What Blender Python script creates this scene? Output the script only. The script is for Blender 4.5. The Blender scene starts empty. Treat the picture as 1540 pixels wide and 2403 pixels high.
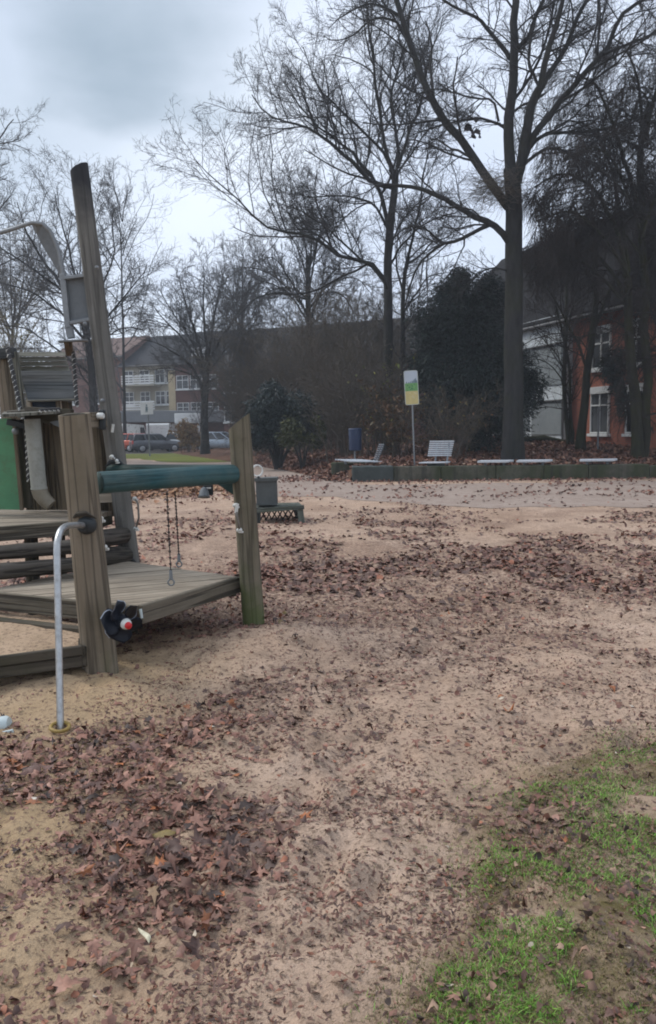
import bpy, math, random
import numpy as np
from mathutils import Vector, Matrix
random.seed(7); rng = np.random.default_rng(11)
R = math.radians; PI = math.pi
sc = bpy.context.scene
COL = sc.collection

# ------------------------------------------------------------------ camera
CAMZ = 1.5; FPX = 1850.0; CX, CY = 770.0, 1201.5
PITCH = math.atan((1201.5-1010)/FPX); ROLL = R(0.7)
Fw = Vector((0, math.cos(PITCH), -math.sin(PITCH)))
Rt0 = Vector((1, 0, 0)); Up0 = Vector((0, math.sin(PITCH), math.cos(PITCH)))
Up = Up0*math.cos(ROLL) + Rt0*math.sin(ROLL)
Rt = Rt0*math.cos(ROLL) - Up0*math.sin(ROLL)
CAM = Vector((0, 0, CAMZ))
cd = bpy.data.cameras.new('camera'); cam = bpy.data.objects.new('camera', cd); COL.objects.link(cam)
cd.sensor_fit = 'VERTICAL'; cd.angle = 2*math.atan(1201.5/FPX); cd.clip_end = 3000; cd.clip_start = 0.05
M3 = Matrix((Rt, Up, -Fw)).transposed()
cam.matrix_world = Matrix.Translation(CAM) @ M3.to_4x4()
sc.camera = cam

def ray(x, y): return Fw + Rt*((x-CX)/FPX) + Up*((CY-y)/FPX)
def P(x, y, Y):
    d = ray(x, y); return CAM + d*(Y/d.y)
def G(x, y, z=0.0):
    d = ray(x, y); return CAM + d*((z-CAMZ)/d.z)

# ------------------------------------------------------------------ noise
_T = rng.random((8, 256, 256))
def vnoise(x, y, s=0):
    T = _T[s % 8]; xi = np.floor(x).astype(int); yi = np.floor(y).astype(int)
    fx = x-xi; fy = y-yi; fx = fx*fx*(3-2*fx); fy = fy*fy*(3-2*fy)
    a = T[xi & 255, yi & 255]; b = T[(xi+1) & 255, yi & 255]
    c = T[xi & 255, (yi+1) & 255]; d = T[(xi+1) & 255, (yi+1) & 255]
    return (a*(1-fx)+b*fx)*(1-fy) + (c*(1-fx)+d*fx)*fy
def fbm(x, y, s=0, o=4):
    v = 0; a = .5; t = 0
    for k in range(o):
        v = v + a*vnoise(x*2**k+17.3*k, y*2**k+5.1*k, s+k); t += a; a *= .5
    return v/t
def sstep(a, b, x):
    t = np.clip((x-a)/(b-a), 0, 1); return t*t*(3-2*t)

# ------------------------------------------------------------------ objects
ORG = {}
def tag(o, label=None, cat=None, group=None, kind=None):
    if label: o['label'] = label
    if cat: o['category'] = cat
    if group: o['group'] = group
    if kind: o['kind'] = kind
    return o
def thing(name, label, cat, loc, group=None):
    o = bpy.data.objects.new(name, None); COL.objects.link(o); o.location = loc
    o.empty_display_size = .2
    ORG[o] = Vector(loc); return tag(o, label, cat, group)

class MB:
    """collects faces; gr = coordinates along the grain; col = own colour"""
    def __init__(s): s.v = []; s.f = []; s.g = []; s.c = []; s.usec = False; s.sm = []
    def add(s, vs, fs, gr=None, c=None, smooth=False):
        n = len(s.v); s.v += [tuple(p) for p in vs]
        s.g += [tuple(q) for q in (gr if gr is not None else vs)]
        s.c += [c or (1, 1, 1, 1)]*len(vs)
        if c: s.usec = True
        s.f += [tuple(i+n for i in f) for f in fs]; s.sm += [smooth]*len(fs)
    def box(s, c, ax, h, ch=0.004, gax=0, cc=None):
        """bevelled box: centre, three unit axes, half sizes, chamfer"""
        c = Vector(c); ax = [Vector(a).normalized() for a in ax]
        ch = min(ch, min(h)*.45); vs = []; gr = []; idx = {}
        o = random.random()*50
        for sx in (-1, 1):
            for sy in (-1, 1):
                for sz in (-1, 1):
                    for k in range(3):
                        e = [h[0]*sx, h[1]*sy, h[2]*sz]
                        for j in range(3):
                            if j != k: e[j] -= (sx, sy, sz)[j]*ch
                        idx[(sx, sy, sz, k)] = len(vs)
                        vs.append(c+ax[0]*e[0]+ax[1]*e[1]+ax[2]*e[2])
                        q = [e[j]+o for j in range(3)]; q[2], q[gax] = q[gax], q[2]
                        gr.append(q)
        F = []
        for k in range(3):
            i, j = [q for q in range(3) if q != k]
            for sg in (-1, 1):
                loop = []
                for a, b in ((-1, -1), (1, -1), (1, 1), (-1, 1)):
                    t = [0, 0, 0]; t[k] = sg; t[i] = a; t[j] = b; loop.append(idx[(*t, k)])
                F.append(loop)
        for i, j, k in ((0, 1, 2), (0, 2, 1), (1, 2, 0)):
            for a in (-1, 1):
                for b in (-1, 1):
                    q = []
                    for w in (-1, 1):
                        t = [0, 0, 0]; t[i] = a; t[j] = b; t[k] = w
                        pair = [idx[(*t, i)], idx[(*t, j)]]
                        q += pair if w < 0 else pair[::-1]
                    F.append(q)
        for sx in (-1, 1):
            for sy in (-1, 1):
                for sz in (-1, 1): F.append([idx[(sx, sy, sz, k)] for k in range(3)])
        cen = c; G2 = []
        for f in F:
            p = [vs[i] for i in f]; n = (p[1]-p[0]).cross(p[2]-p[0])
            m = sum(p, Vector())/len(p)
            G2.append(f if n.dot(m-cen) > 0 else f[::-1])
        s.add(vs, G2, gr, cc)
    def abox(s, x0, x1, y0, y1, z0, z1, ch=0.004, gax=0, cc=None):
        s.box(((x0+x1)/2, (y0+y1)/2, (z0+z1)/2), ((1, 0, 0), (0, 1, 0), (0, 0, 1)),
              (abs(x1-x0)/2, abs(y1-y0)/2, abs(z1-z0)/2), ch, gax, cc)
    def bar(s, p0, p1, w, t, up=(0, 0, 1), ch=0.004, cc=None):
        p0 = Vector(p0); p1 = Vector(p1); a = (p1-p0).normalized(); b = Vector(up).cross(a)
        if b.length < 1e-4: b = Vector((1, 0, 0)).cross(a)
        b.normalize(); n = a.cross(b)
        s.box((p0+p1)/2, (a, b, n), ((p1-p0).length/2, w/2, t/2), ch, 0, cc)
    def tube(s, pts, rad, n=12, cap=True, wob=0.0, cut0=0, cut1=0, cutdir=(1, 0, 0), cc=None, smooth=True):
        pts = [Vector(p) for p in pts]; m = len(pts)
        rad = rad if isinstance(rad, (list, tuple)) else [rad]*m
        vs = []; gr = []; L = random.random()*30; ref = None; ph = [random.random()*6.28 for _ in range(4)]
        for i, p in enumerate(pts):
            t = (pts[min(i+1, m-1)]-pts[max(i-1, 0)]).normalized()
            if ref is None:
                ref = Vector((0, 0, 1)) if abs(t.z) < .9 else Vector((1, 0, 0))
            u = (ref - t*ref.dot(t)).normalized(); ref = u; w = t.cross(u)
            if i: L += (p-pts[i-1]).length
            for k in range(n):
                a = 2*PI*k/n
                r = rad[i]*(1+wob*(math.sin(2*a+ph[0]+L*1.3)*.5+math.sin(3*a+ph[1]-L*2.1)*.35+math.sin(7*a+ph[2])*.2))
                q = p+u*math.cos(a)*r+w*math.sin(a)*r
                cut = cut0 if i == 0 else (cut1 if i == m-1 else 0)
                if cut: q = q + t*cut*((q-p).dot(Vector(cutdir)))
                vs.append(q); gr.append((math.cos(a)*r, math.sin(a)*r, L))
        F = []
        for i in range(m-1):
            for k in range(n):
                k2 = (k+1) % n; F.append((i*n+k, i*n+k2, (i+1)*n+k2, (i+1)*n+k))
        s.add(vs, F, gr, cc, smooth)
        if cap:
            s.add(vs[:n], [tuple(range(n))[::-1]], gr[:n], cc); s.add(vs[-n:], [tuple(range(n))], gr[-n:], cc)
    def lathe(s, c, axis, prof, n=16, cc=None, smooth=True):
        """profile of (offset along the axis, radius)"""
        c = Vector(c); t = Vector(axis).normalized()
        u = (Vector((0, 0, 1)) if abs(t.z) < .9 else Vector((1, 0, 0))); u = (u-t*u.dot(t)).normalized(); w = t.cross(u)
        vs = [c+t*h+(u*math.cos(2*PI*k/n)+w*math.sin(2*PI*k/n))*r for h, r in prof for k in range(n)]
        F = [(i*n+k, i*n+(k+1) % n, (i+1)*n+(k+1) % n, (i+1)*n+k) for i in range(len(prof)-1) for k in range(n)]
        s.add(vs, F, None, cc, smooth)
        s.add(vs[:n], [tuple(range(n))[::-1]], None, cc); s.add(vs[-n:], [tuple(range(n))], None, cc)
    def prism(s, poly, ext, cc=None, gr=None):
        """polygon of 3-D points pushed along ext"""
        a = [Vector(p) for p in poly]; b = [p+Vector(ext) for p in a]; n = len(a)
        nr = Vector()
        for i in range(n): nr += (a[i]).cross(a[(i+1) % n])
        fl = nr.dot(Vector(ext)) > 0
        F = [tuple(range(n))[::-1] if fl else tuple(range(n)), tuple(range(n, 2*n)) if fl else tuple(range(n, 2*n))[::-1]]
        for i in range(n):
            j = (i+1) % n; f = (i, j, n+j, n+i); F.append(f if fl else f[::-1])
        s.add(a+b, F, (gr+gr) if gr else None, cc)
    def torus(s, c, axis, R0, r, n=20, m=8, cc=None):
        c = Vector(c); t = Vector(axis).normalized(); u = Vector((0, 0, 1)) if abs(t.z) < .9 else Vector((1, 0, 0))
        u = (u-t*u.dot(t)).normalized(); w = t.cross(u); vs = []
        for i in range(n):
            d = u*math.cos(2*PI*i/n)+w*math.sin(2*PI*i/n)
            for k in range(m): vs.append(c+d*(R0+r*math.cos(2*PI*k/m))+t*r*math.sin(2*PI*k/m))
        F = [(i*m+k, i*m+(k+1) % m, ((i+1) % n)*m+(k+1) % m, ((i+1) % n)*m+k) for i in range(n) for k in range(m)]
        s.add(vs, F, None, cc, True)
    def build(s, name, mat, parent=None, label=None):
        org = Vector((0, 0, 0)); r = parent
        while r is not None:
            if r in ORG: org = ORG[r]; break
            r = r.parent
        return np_obj(name, np.array(s.v, float).reshape(-1, 3)-np.array(org), s.f, mat, parent,
                      gr=np.array(s.g, float), col=np.array(s.c, float) if s.usec else None, smooth=s.sm, label=label)
    def top(s, name, mat, label, cat, group=None, base=None):
        """a thing that is one mesh, its origin at its base"""
        v = np.array(s.v, float)
        b = np.array(base) if base is not None else np.array([*(v.min(0)[:2]+v.max(0)[:2])/2, v[:, 2].min()])
        o = np_obj(name, v-b, s.f, mat, None, gr=np.array(s.g, float), col=np.array(s.c, float) if s.usec else None, smooth=s.sm)
        o.location = b; return tag(o, label, cat, group)

def np_obj(name, v, faces, mat, parent=None, gr=None, col=None, smooth=False, label=None):
    me = bpy.data.meshes.new(name)
    if isinstance(faces, np.ndarray):
        n, k = faces.shape; me.vertices.add(len(v)); me.vertices.foreach_set('co', np.asarray(v, np.float32).ravel())
        me.loops.add(n*k); me.loops.foreach_set('vertex_index', faces.astype(np.int32).ravel())
        me.polygons.add(n); me.polygons.foreach_set('loop_start', np.arange(0, n*k, k, dtype=np.int32))
        me.update(calc_edges=True)
    else:
        me.from_pydata([tuple(p) for p in v], [], faces)
    if gr is not None:
        a = me.attributes.new('gr', 'FLOAT_VECTOR', 'POINT'); a.data.foreach_set('vector', np.asarray(gr, np.float32).ravel())
    if col is not None:
        a = me.attributes.new('own', 'FLOAT_COLOR', 'POINT'); a.data.foreach_set('color', np.asarray(col, np.float32).ravel())
    np_ = len(me.polygons)
    if isinstance(smooth, list): me.polygons.foreach_set('use_smooth', np.array(smooth, bool))
    elif smooth: me.polygons.foreach_set('use_smooth', np.ones(np_, bool))
    me.materials.append(mat); me.update()
    o = bpy.data.objects.new(name, me); COL.objects.link(o)
    if parent: o.parent = parent
    if label: o['label'] = label
    return o

# ------------------------------------------------------------------ materials
class NT:
    def __init__(s, name):
        s.m = bpy.data.materials.new(name); s.m.use_nodes = True; s.t = s.m.node_tree; s.t.nodes.clear()
        s.out = s.n('ShaderNodeOutputMaterial'); s.b = s.n('ShaderNodeBsdfPrincipled')
        s.t.links.new(s.b.outputs[0], s.out.inputs[0])
    def n(s, ty, **kw):
        x = s.t.nodes.new(ty)
        for k, v in kw.items(): setattr(x, k, v)
        return x
    def set(s, sock, v):
        if hasattr(v, 'is_output'): s.t.links.new(v, sock)
        else:
            if isinstance(v, tuple) and len(v) == 3 and sock.type == 'RGBA': v = (*v, 1)
            sock.default_value = v
    def obj(s): return s.n('ShaderNodeTexCoord').outputs['Object']
    def pos(s): return s.n('ShaderNodeNewGeometry').outputs['Position']
    def attr(s, a, o='Vector'): return s.n('ShaderNodeAttribute', attribute_name=a).outputs[o]
    def mapv(s, v, sc_): 
        m = s.n('ShaderNodeMapping'); s.set(m.inputs['Vector'], v); m.inputs['Scale'].default_value = sc_; return m.outputs[0]
    def noise(s, v, scale, detail=4, rough=.55, o='Fac'):
        x = s.n('ShaderNodeTexNoise'); s.set(x.inputs['Vector'], v); x.inputs['Scale'].default_value = scale
        x.inputs['Detail'].default_value = detail; x.inputs['Roughness'].default_value = rough; return x.outputs[o]
    def ramp(s, f, stops):
        x = s.n('ShaderNodeValToRGB'); s.set(x.inputs[0], f); e = x.color_ramp.elements
        while len(e) < len(stops): e.new(.5)
        for q, (p, c) in zip(e, stops):
            q.position = p; q.color = (*c, 1) if isinstance(c, tuple) else (c, c, c, 1)
        return x.outputs[0]
    def mix(s, f, a, b, mode='MIX'):
        x = s.n('ShaderNodeMix', data_type='RGBA', blend_type=mode)
        s.set(x.inputs[0], f); s.set(x.inputs[6], a); s.set(x.inputs[7], b); return x.outputs[2]
    def math(s, op, a, b=0.0):
        x = s.n('ShaderNodeMath', operation=op); s.set(x.inputs[0], a); s.set(x.inputs[1], b); return x.outputs[0]
    def bump(s, h, st=.3, d=.01, nrm=None):
        x = s.n('ShaderNodeBump'); s.set(x.inputs['Height'], h); x.inputs['Strength'].default_value = st
        x.inputs['Distance'].default_value = d
        if nrm: s.set(x.inputs['Normal'], nrm)
        s.t.links.new(x.outputs[0], s.b.inputs['Normal']); return x.outputs[0]
    def done(s, c, rough=.85, metal=0, spec=.3):
        s.set(s.b.inputs['Base Color'], c); s.set(s.b.inputs['Roughness'], rough)
        s.b.inputs['Metallic'].default_value = metal; s.b.inputs['Specular IOR Level'].default_value = spec
        return s.m

def m_wood(name, dark, mid, light, alt, altamt=.5, moss=0, rough=.85, crack=.75, top=0):
    t = NT(name); g = t.attr('gr'); p = t.pos()
    n1 = t.noise(t.mapv(g, (17, 17, 1.1)), 1, 6, .62)
    c = t.ramp(n1, [(.28, dark), (.5, mid), (.74, light)])
    n2 = t.noise(p, 3.1, 5, .6)
    c = t.mix(t.math('MULTIPLY', t.ramp(n2, [(.4, 0.), (.68, 1.)]), altamt), c, alt)
    n3 = t.noise(t.mapv(g, (11, 11, .35)), 1, 3, .5)
    ck = t.ramp(n3, [(.455, 0.), (.487, 1.), (.5, 1.), (.53, 0.)])
    c = t.mix(t.math('MULTIPLY', ck, crack), c, tuple(x*.25 for x in dark))
    n4 = t.noise(p, 14, 4, .7)
    c = t.mix(t.math('MULTIPLY', t.ramp(n4, [(.58, 0.), (.75, 1.)]), .35), c, tuple(x*.5 for x in dark))
    if moss:
        z = t.n('ShaderNodeSeparateXYZ'); t.set(z.inputs[0], p)
        h = t.math('SUBTRACT', moss, z.outputs[2]); h = t.math('ADD', h, t.math('MULTIPLY', t.math('SUBTRACT', n2, .5), 1.1))
        h = t.math('MULTIPLY', h, 1.9); hh = t.n('ShaderNodeClamp'); t.set(hh.inputs[0], h)
        c = t.mix(t.math('MULTIPLY', hh.outputs[0], .8), c, (.06, .095, .014))
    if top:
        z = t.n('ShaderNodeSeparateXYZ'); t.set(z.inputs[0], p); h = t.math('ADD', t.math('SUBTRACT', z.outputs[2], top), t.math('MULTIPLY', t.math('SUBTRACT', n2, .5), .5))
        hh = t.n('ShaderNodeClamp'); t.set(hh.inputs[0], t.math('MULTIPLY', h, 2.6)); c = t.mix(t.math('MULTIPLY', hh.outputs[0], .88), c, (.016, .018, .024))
    t.bump(t.math('ADD', n1, t.math('MULTIPLY', ck, -.8)), .55, .008)
    return t.done(c, rough, spec=.25)

W_POST = m_wood('weathered_post_wood', (.14, .112, .08), (.19, .155, .112), (.235, .196, .145), (.135, .113, .076), .8, .1, crack=.6)
W_POST2 = m_wood('mossy_post_wood', (.115, .096, .068), (.16, .136, .098), (.2, .175, .13), (.105, .097, .06), .8, .5, crack=.55)
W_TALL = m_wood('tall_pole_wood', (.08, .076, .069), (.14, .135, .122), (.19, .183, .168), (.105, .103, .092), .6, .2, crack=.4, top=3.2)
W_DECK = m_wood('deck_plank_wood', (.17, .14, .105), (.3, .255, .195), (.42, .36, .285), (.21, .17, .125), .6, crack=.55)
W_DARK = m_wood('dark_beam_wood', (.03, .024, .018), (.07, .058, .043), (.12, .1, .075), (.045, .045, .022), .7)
W_LOG = m_wood('dark_log_wood', (.03, .025, .02), (.075, .065, .055), (.13, .115, .1), (.05, .045, .03), .5)
W_BOARD = m_wood('board_wall_wood', (.06, .047, .03), (.135, .105, .068), (.2, .16, .105), (.075, .06, .04), .6)
W_ROOF = m_wood('roof_slat_wood', (.022, .024, .026), (.048, .052, .055), (.08, .085, .086), (.06, .064, .055), .4)
W_SLAT = m_wood('pale_slat_wood', (.07, .068, .055), (.15, .145, .12), (.21, .205, .17), (.11, .11, .08), .5)
W_TEAL = m_wood('teal_painted_log', (.014, .055, .062), (.017, .072, .082), (.026, .09, .098), (.09, .12, .108), .7, crack=.3, rough=.65)
W_TEALD = m_wood('dark_teal_log', (.012, .03, .028), (.018, .05, .046), (.03, .066, .06), (.04, .055, .045), .5, crack=.5, rough=.65)
W_GREY = m_wood('dark_grey_board', (.02, .022, .02), (.04, .043, .04), (.07, .075, .068), (.06, .065, .05), .5)
W_PALLET = m_wood('grey_green_board', (.05, .055, .045), (.1, .11, .095), (.16, .17, .15), (.06, .075, .04), .5)

def m_plain(name, c, rough=.5, metal=0, var=.18, scale=6, spec=.4, dirt=None, bump=0):
    t = NT(name); p = t.obj(); n = t.noise(p, scale, 5, .65)
    c1 = t.ramp(n, [(.3, tuple(x*(1-var) for x in c)), (.7, tuple(min(1, x*(1+var)) for x in c))])
    if dirt:
        d = t.noise(p, scale*2.7, 6, .75)
        c1 = t.mix(t.math('MULTIPLY', t.ramp(d, [(.48, 0.), (.7, 1.)]), .7), c1, dirt)
    if bump: t.bump(t.noise(p, scale*8, 4, .7), bump, .004)
    r = t.ramp(n, [(.2, max(0, rough-.1)), (.8, min(1, rough+.1))])
    return t.done(c1, r, metal, spec)

STEEL = m_plain('dull_steel_tube', (.42, .43, .43), .38, .85, .2, 9, dirt=(.2, .19, .17))
GALV = m_plain('galvanised_grey', (.2, .215, .225), .5, .3, .15, 7, dirt=(.12, .125, .125))
GREYP = m_plain('grey_sheet_panel', (.135, .15, .16), .6, 0, .15, 5, dirt=(.1, .11, .115))
PIPE = m_plain('grey_plastic_pipe', (.25, .255, .225), .55, 0, .12, 6, dirt=(.15, .145, .115))
PIPED = m_plain('brown_pipe_bend', (.17, .15, .11), .6, 0, .15, 6, dirt=(.1, .085, .06))
GREENP = m_plain('green_panel_paint', (.07, .21, .1), .6, 0, .18, 4, dirt=(.08, .12, .06))
RUBBER = m_plain('black_rubber', (.018, .022, .024), .6, 0, .2, 9)
PROP = m_plain('black_propeller_plastic', (.006, .008, .014), .5, 0, .3, 8, spec=.25)
PROPE = m_plain('worn_propeller_edge', (.3, .34, .4), .5, 0, .2, 9)
WHITEP = m_plain('white_plastic', (.6, .61, .58), .45, 0, .1, 12, dirt=(.4, .39, .34))
REDP = m_plain('red_plastic', (.55, .015, .02), .4, 0, .15, 10)
YELR = m_plain('yellow_ring_plastic', (.3, .2, .05), .6, 0, .25, 14, dirt=(.2, .15, .08))
CHAIN = m_plain('dark_chain_rope', (.03, .026, .024), .7, 0, .3, 30)
ROPE = m_plain('grey_rope', (.16, .145, .125), .9, 0, .25, 40)
ROPEW = m_plain('pale_twisted_rope', (.5, .5, .47), .9, 0, .2, 40)
NAVY = m_plain('navy_panel', (.008, .02, .045), .5, 0, .3, 5)
CONC = None
PALEG = m_plain('pale_grey_cap', (.47, .53, .52), .4, 0, .06, 8)
BENCHW = m_plain('white_bench_slat', (.5, .53, .56), .45, 0, .12, 9, dirt=(.33, .35, .35))
BENCHG = m_plain('grey_bench_frame', (.2, .22, .24), .5, .2, .15, 9)
BINB = m_plain('blue_bin_plastic', (.007, .02, .058), .5, 0, .2, 6, dirt=(.02, .035, .08))
DARKIN = m_plain('dark_interior', (.01, .01, .011), .8, 0, .2, 3)

def m_concrete():
    t = NT('mossy_concrete'); p = t.pos()
    n = t.noise(p, 6, 6, .7); c = t.ramp(n, [(.3, (.05, .048, .035)), (.7, (.12, .115, .09))])
    m = t.noise(t.mapv(p, (1.1, 1.1, .5)), 1.6, 5, .65)
    c = t.mix(t.math('MULTIPLY', t.ramp(m, [(.36, 0.), (.62, 1.)]), .85), c, (.03, .04, .014))
    s = t.noise(t.mapv(p, (7, 7, .6)), 1, 4, .6)
    c = t.mix(t.math('MULTIPLY', t.ramp(s, [(.52, 0.), (.66, 1.)]), .7), c, (.022, .022, .018))
    t.bump(n, .5, .02); return t.done(c, .9)
CONC = m_concrete()
def m_concrete_dark():
    t = NT('dark_wet_concrete'); p = t.pos(); n = t.noise(p, 5, 6, .7)
    c = t.ramp(n, [(.3, (.028, .035, .034)), (.7, (.06, .072, .068))]); t.bump(n, .4, .02); return t.done(c, .8)
CONCD = m_concrete_dark()

def m_sand():
    t = NT('damp_sand'); p = t.pos()
    a = t.noise(p, .55, 4, .6); c = t.ramp(a, [(.35, (.47, .328, .235)), (.65, (.56, .41, .31))])
    b = t.noise(p, 4.2, 7, .7)
    c = t.mix(t.math('MULTIPLY', t.ramp(b, [(.45, 0.), (.63, 1.)]), .6), c, (.3, .215, .155))
    y = t.attr('own', 'Color'); sp = t.n('ShaderNodeSeparateColor'); t.set(sp.inputs[0], y)
    c = t.mix(t.math('MULTIPLY', sp.outputs[0], .85), c, (.42, .3, .155))
    c = t.mix(t.math('MULTIPLY', sp.outputs[1], t.ramp(t.noise(p, 5, 6, .7), [(.35, .25), (.62, 1.)])), c, (.13, .105, .042))
    br = t.noise(p, 22, 6, .8); c = t.mix(t.math('MULTIPLY', sp.outputs[2], t.ramp(br, [(.4, 0.), (.56, 1.)])), c, (.15, .088, .065))
    k = t.noise(p, 34, 5, .75)
    c = t.mix(t.math('MULTIPLY', t.ramp(k, [(.52, 0.), (.62, 1.)]), .85), c, (.17, .115, .08))
    k2 = t.noise(p, 160, 3, .8); c = t.mix(t.ramp(k2, [(.6, 0.), (.72, .5)]), c, (.62, .54, .44))
    k3 = t.noise(p, 210, 2, .8); c = t.mix(t.ramp(k3, [(.6, 0.), (.7, .55)]), c, (.1, .07, .05))
    h = t.math('ADD', t.math('MULTIPLY', t.noise(p, 17, 5, .7), 1.), t.math('MULTIPLY', k2, .25))
    t.bump(h, 1., .03); return t.done(c, .95, spec=.15)
SAND = m_sand()
def m_ground2(name, a, b, c3, s1=.8, s2=5, sp=40):
    t = NT(name); p = t.pos(); n = t.noise(p, s1, 5, .6); c = t.ramp(n, [(.35, a), (.65, b)])
    k = t.noise(p, s2, 6, .7); c = t.mix(t.ramp(k, [(.48, 0.), (.66, .8)]), c, c3)
    f = t.noise(p, sp, 4, .75); c = t.mix(t.ramp(f, [(.55, 0.), (.7, .5)]), c, tuple(x*.35 for x in c3))
    t.bump(t.math('ADD', k, f), .6, .03); return t.done(c, .95, spec=.15)
PATHM = m_ground2('gravel_path', (.3, .235, .195), (.36, .29, .245), (.24, .18, .15))
LITTER = m_ground2('leaf_litter_soil', (.085, .042, .026), (.15, .08, .05), (.05, .028, .018), 1.2, 6, 30)
LAWN = m_ground2('short_lawn', (.1, .135, .02), (.15, .17, .03), (.17, .125, .05), .35, 3, 25)
ASPH = m_ground2('car_park_asphalt', (.06, .058, .056), (.09, .086, .082), (.05, .045, .04))
TURF = m_ground2('distant_turf', (.09, .075, .045), (.15, .115, .075), (.1, .09, .035), .1, .8, 9)

def m_leaf(name, rough=.6):
    t = NT(name); c = t.attr('own', 'Color'); n = t.noise(t.pos(), 60, 3, .6)
    c = t.mix(t.ramp(n, [(.35, .35), (.65, 0.)]), c, (.02, .013, .009)); return t.done(c, rough, spec=.35)
LEAFM = m_leaf('fallen_leaf'); FOLM = m_leaf('living_leaf', .55)
def m_bark(name, a, b, moss=(.04, .045, .015), amt=.5):
    t = NT(name); p = t.pos(); n = t.noise(t.mapv(p, (9, 9, 2.2)), 1, 6, .7)
    c = t.ramp(n, [(.3, a), (.7, b)]); m = t.noise(p, 1.1, 4, .6)
    c = t.mix(t.math('MULTIPLY', t.ramp(m, [(.45, 0.), (.7, 1.)]), amt), c, moss); t.bump(n, .5, .03)
    return t.done(c, .9, spec=.2)
BARK = m_bark('dark_bark', (.014, .0145, .0155), (.038, .037, .037), (.03, .036, .014), .35)
BARKG = m_bark('green_bark', (.016, .016, .012), (.04, .038, .026), (.036, .042, .01), .7)
TWIG = m_bark('thin_twigs', (.02, .02, .022), (.04, .038, .039), (.04, .035, .03), .3)
TWIGB = m_bark('brown_shrub_twigs', (.06, .051, .044), (.15, .13, .107), (.085, .075, .045), .4)
TWIGF = m_bark('far_hazed_twigs', (.05, .052, .057), (.095, .096, .1), (.07, .06, .045), .3)  # lighter and bluer than TWIG: distance haze put into the far trees' colour
TWIGW = m_bark('hanging_twigs', (.02, .016, .016), (.042, .034, .031), (.04, .03, .022), .4)

def m_brick(name, a, b, mortar, scale=1.0):
    t = NT(name); u = t.attr('gr'); x = t.n('ShaderNodeTexBrick'); t.set(x.inputs['Vector'], u)
    for k, v in (('Color1', a), ('Color2', b), ('Mortar', mortar)): t.set(x.inputs[k], v)
    x.inputs['Scale'].default_value = scale; x.inputs['Brick Width'].default_value = .25; x.inputs['Row Height'].default_value = .083
    x.inputs['Mortar Size'].default_value = .012
    n = t.noise(t.pos(), .9, 5, .65); c = t.mix(t.ramp(n, [(.4, .0), (.7, .45)]), x.outputs[0], tuple(q*.5 for q in a))
    return t.done(c, .9, spec=.2)
BRICKO = m_brick('orange_red_brick', (.37, .115, .07), (.3, .092, .058), (.2, .13, .1))
BRICKD = m_brick('dark_red_brick', (.14, .062, .052), (.115, .052, .045), (.13, .1, .09))
PLASTER = m_plain('cream_plaster', (.3, .285, .235), .85, 0, .12, 1.2, dirt=(.3, .27, .2))
GREYW = m_plain('white_grey_render', (.55, .6, .63), .75, 0, .1, 1.3, dirt=(.28, .31, .32))
GREYW2 = m_plain('grey_infill_panel', (.2, .225, .235), .7, 0, .12, 1.5, dirt=(.14, .16, .165))
SLATE = m_plain('dark_slate_roof', (.033, .035, .04), .9, 0, .3, 2.5, spec=.1, dirt=(.07, .07, .072), bump=.4)
TILE = m_plain('red_roof_tile', (.1, .058, .047), .8, 0, .25, 3, dirt=(.09, .05, .04), bump=.4)
DARKR = m_plain('dark_brown_roof', (.012, .0115, .0125), .95, 0, .3, 2.5, spec=.1, dirt=(.02, .019, .019), bump=.4)
GUTT = m_plain('grey_gutter', (.1, .1, .1), .5, .3)
CANOPY = m_plain('grey_flat_roof_fascia', (.17, .18, .19), .7, 0, .12, 2)
FRAMEW = m_plain('white_window_frame', (.62, .64, .64), .5, 0, .08, 5)
def m_glass():
    t = NT('dark_window_glass'); n = t.noise(t.pos(), 1.7, 2, .5)
    return t.done(t.ramp(n, [(.4, (.012, .014, .017)), (.6, (.05, .055, .06))]), .12, spec=.6)
GLASS = m_glass()
def m_car(name, c): return m_plain(name, c, .3, .2, .06, 3, spec=.6)
C_GREY = m_car('dark_grey_car_paint', (.085, .093, .105)); C_RED = m_car('red_car_paint', (.4, .06, .02))
C_WHITE = m_car('white_car_paint', (.62, .63, .62)); C_BLUE = m_car('silver_blue_car_paint', (.3, .36, .42))
TYRE = m_plain('tyre_rubber', (.015, .015, .016), .8); RIM = m_plain('wheel_rim', (.35, .36, .37), .4, .6)
LAMPR = m_plain('red_tail_lamp', (.45, .03, .01), .3); LAMPW = m_plain('clear_lamp', (.6, .62, .62), .2)
# ------------------------------------------------------------------ world and sun
w = bpy.data.worlds.new('World'); sc.world = w; w.use_nodes = True
wt = w.node_tree; wt.nodes.clear()
def wn(ty, **k):
    x = wt.nodes.new(ty)
    for a, b in k.items(): setattr(x, a, b)
    return x
SUN_EL, SUN_AZ = R(46), R(-62)           # azimuth from +Y towards +X
bg = wn('ShaderNodeBackground'); wo = wn('ShaderNodeOutputWorld'); wt.links.new(bg.outputs[0], wo.inputs[0])
bg.inputs['Strength'].default_value = 0.1
sky = wn('ShaderNodeTexSky', sky_type='NISHITA', sun_disc=False, sun_elevation=SUN_EL, sun_rotation=SUN_AZ)
tc = wn('ShaderNodeTexCoord')
nrm = wn('ShaderNodeVectorMath', operation='NORMALIZE'); wt.links.new(tc.outputs['Generated'], nrm.inputs[0])
sep = wn('ShaderNodeSeparateXYZ'); wt.links.new(nrm.outputs[0], sep.inputs[0])
def wm(op, a, b=0., c=None):
    x = wn('ShaderNodeMath', operation=op)
    for s, v in zip(x.inputs, (a, b) if c is None else (a, b, c)):
        if hasattr(v, 'is_output'): wt.links.new(v, s)
        else: s.default_value = v
    return x.outputs[0]
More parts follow.
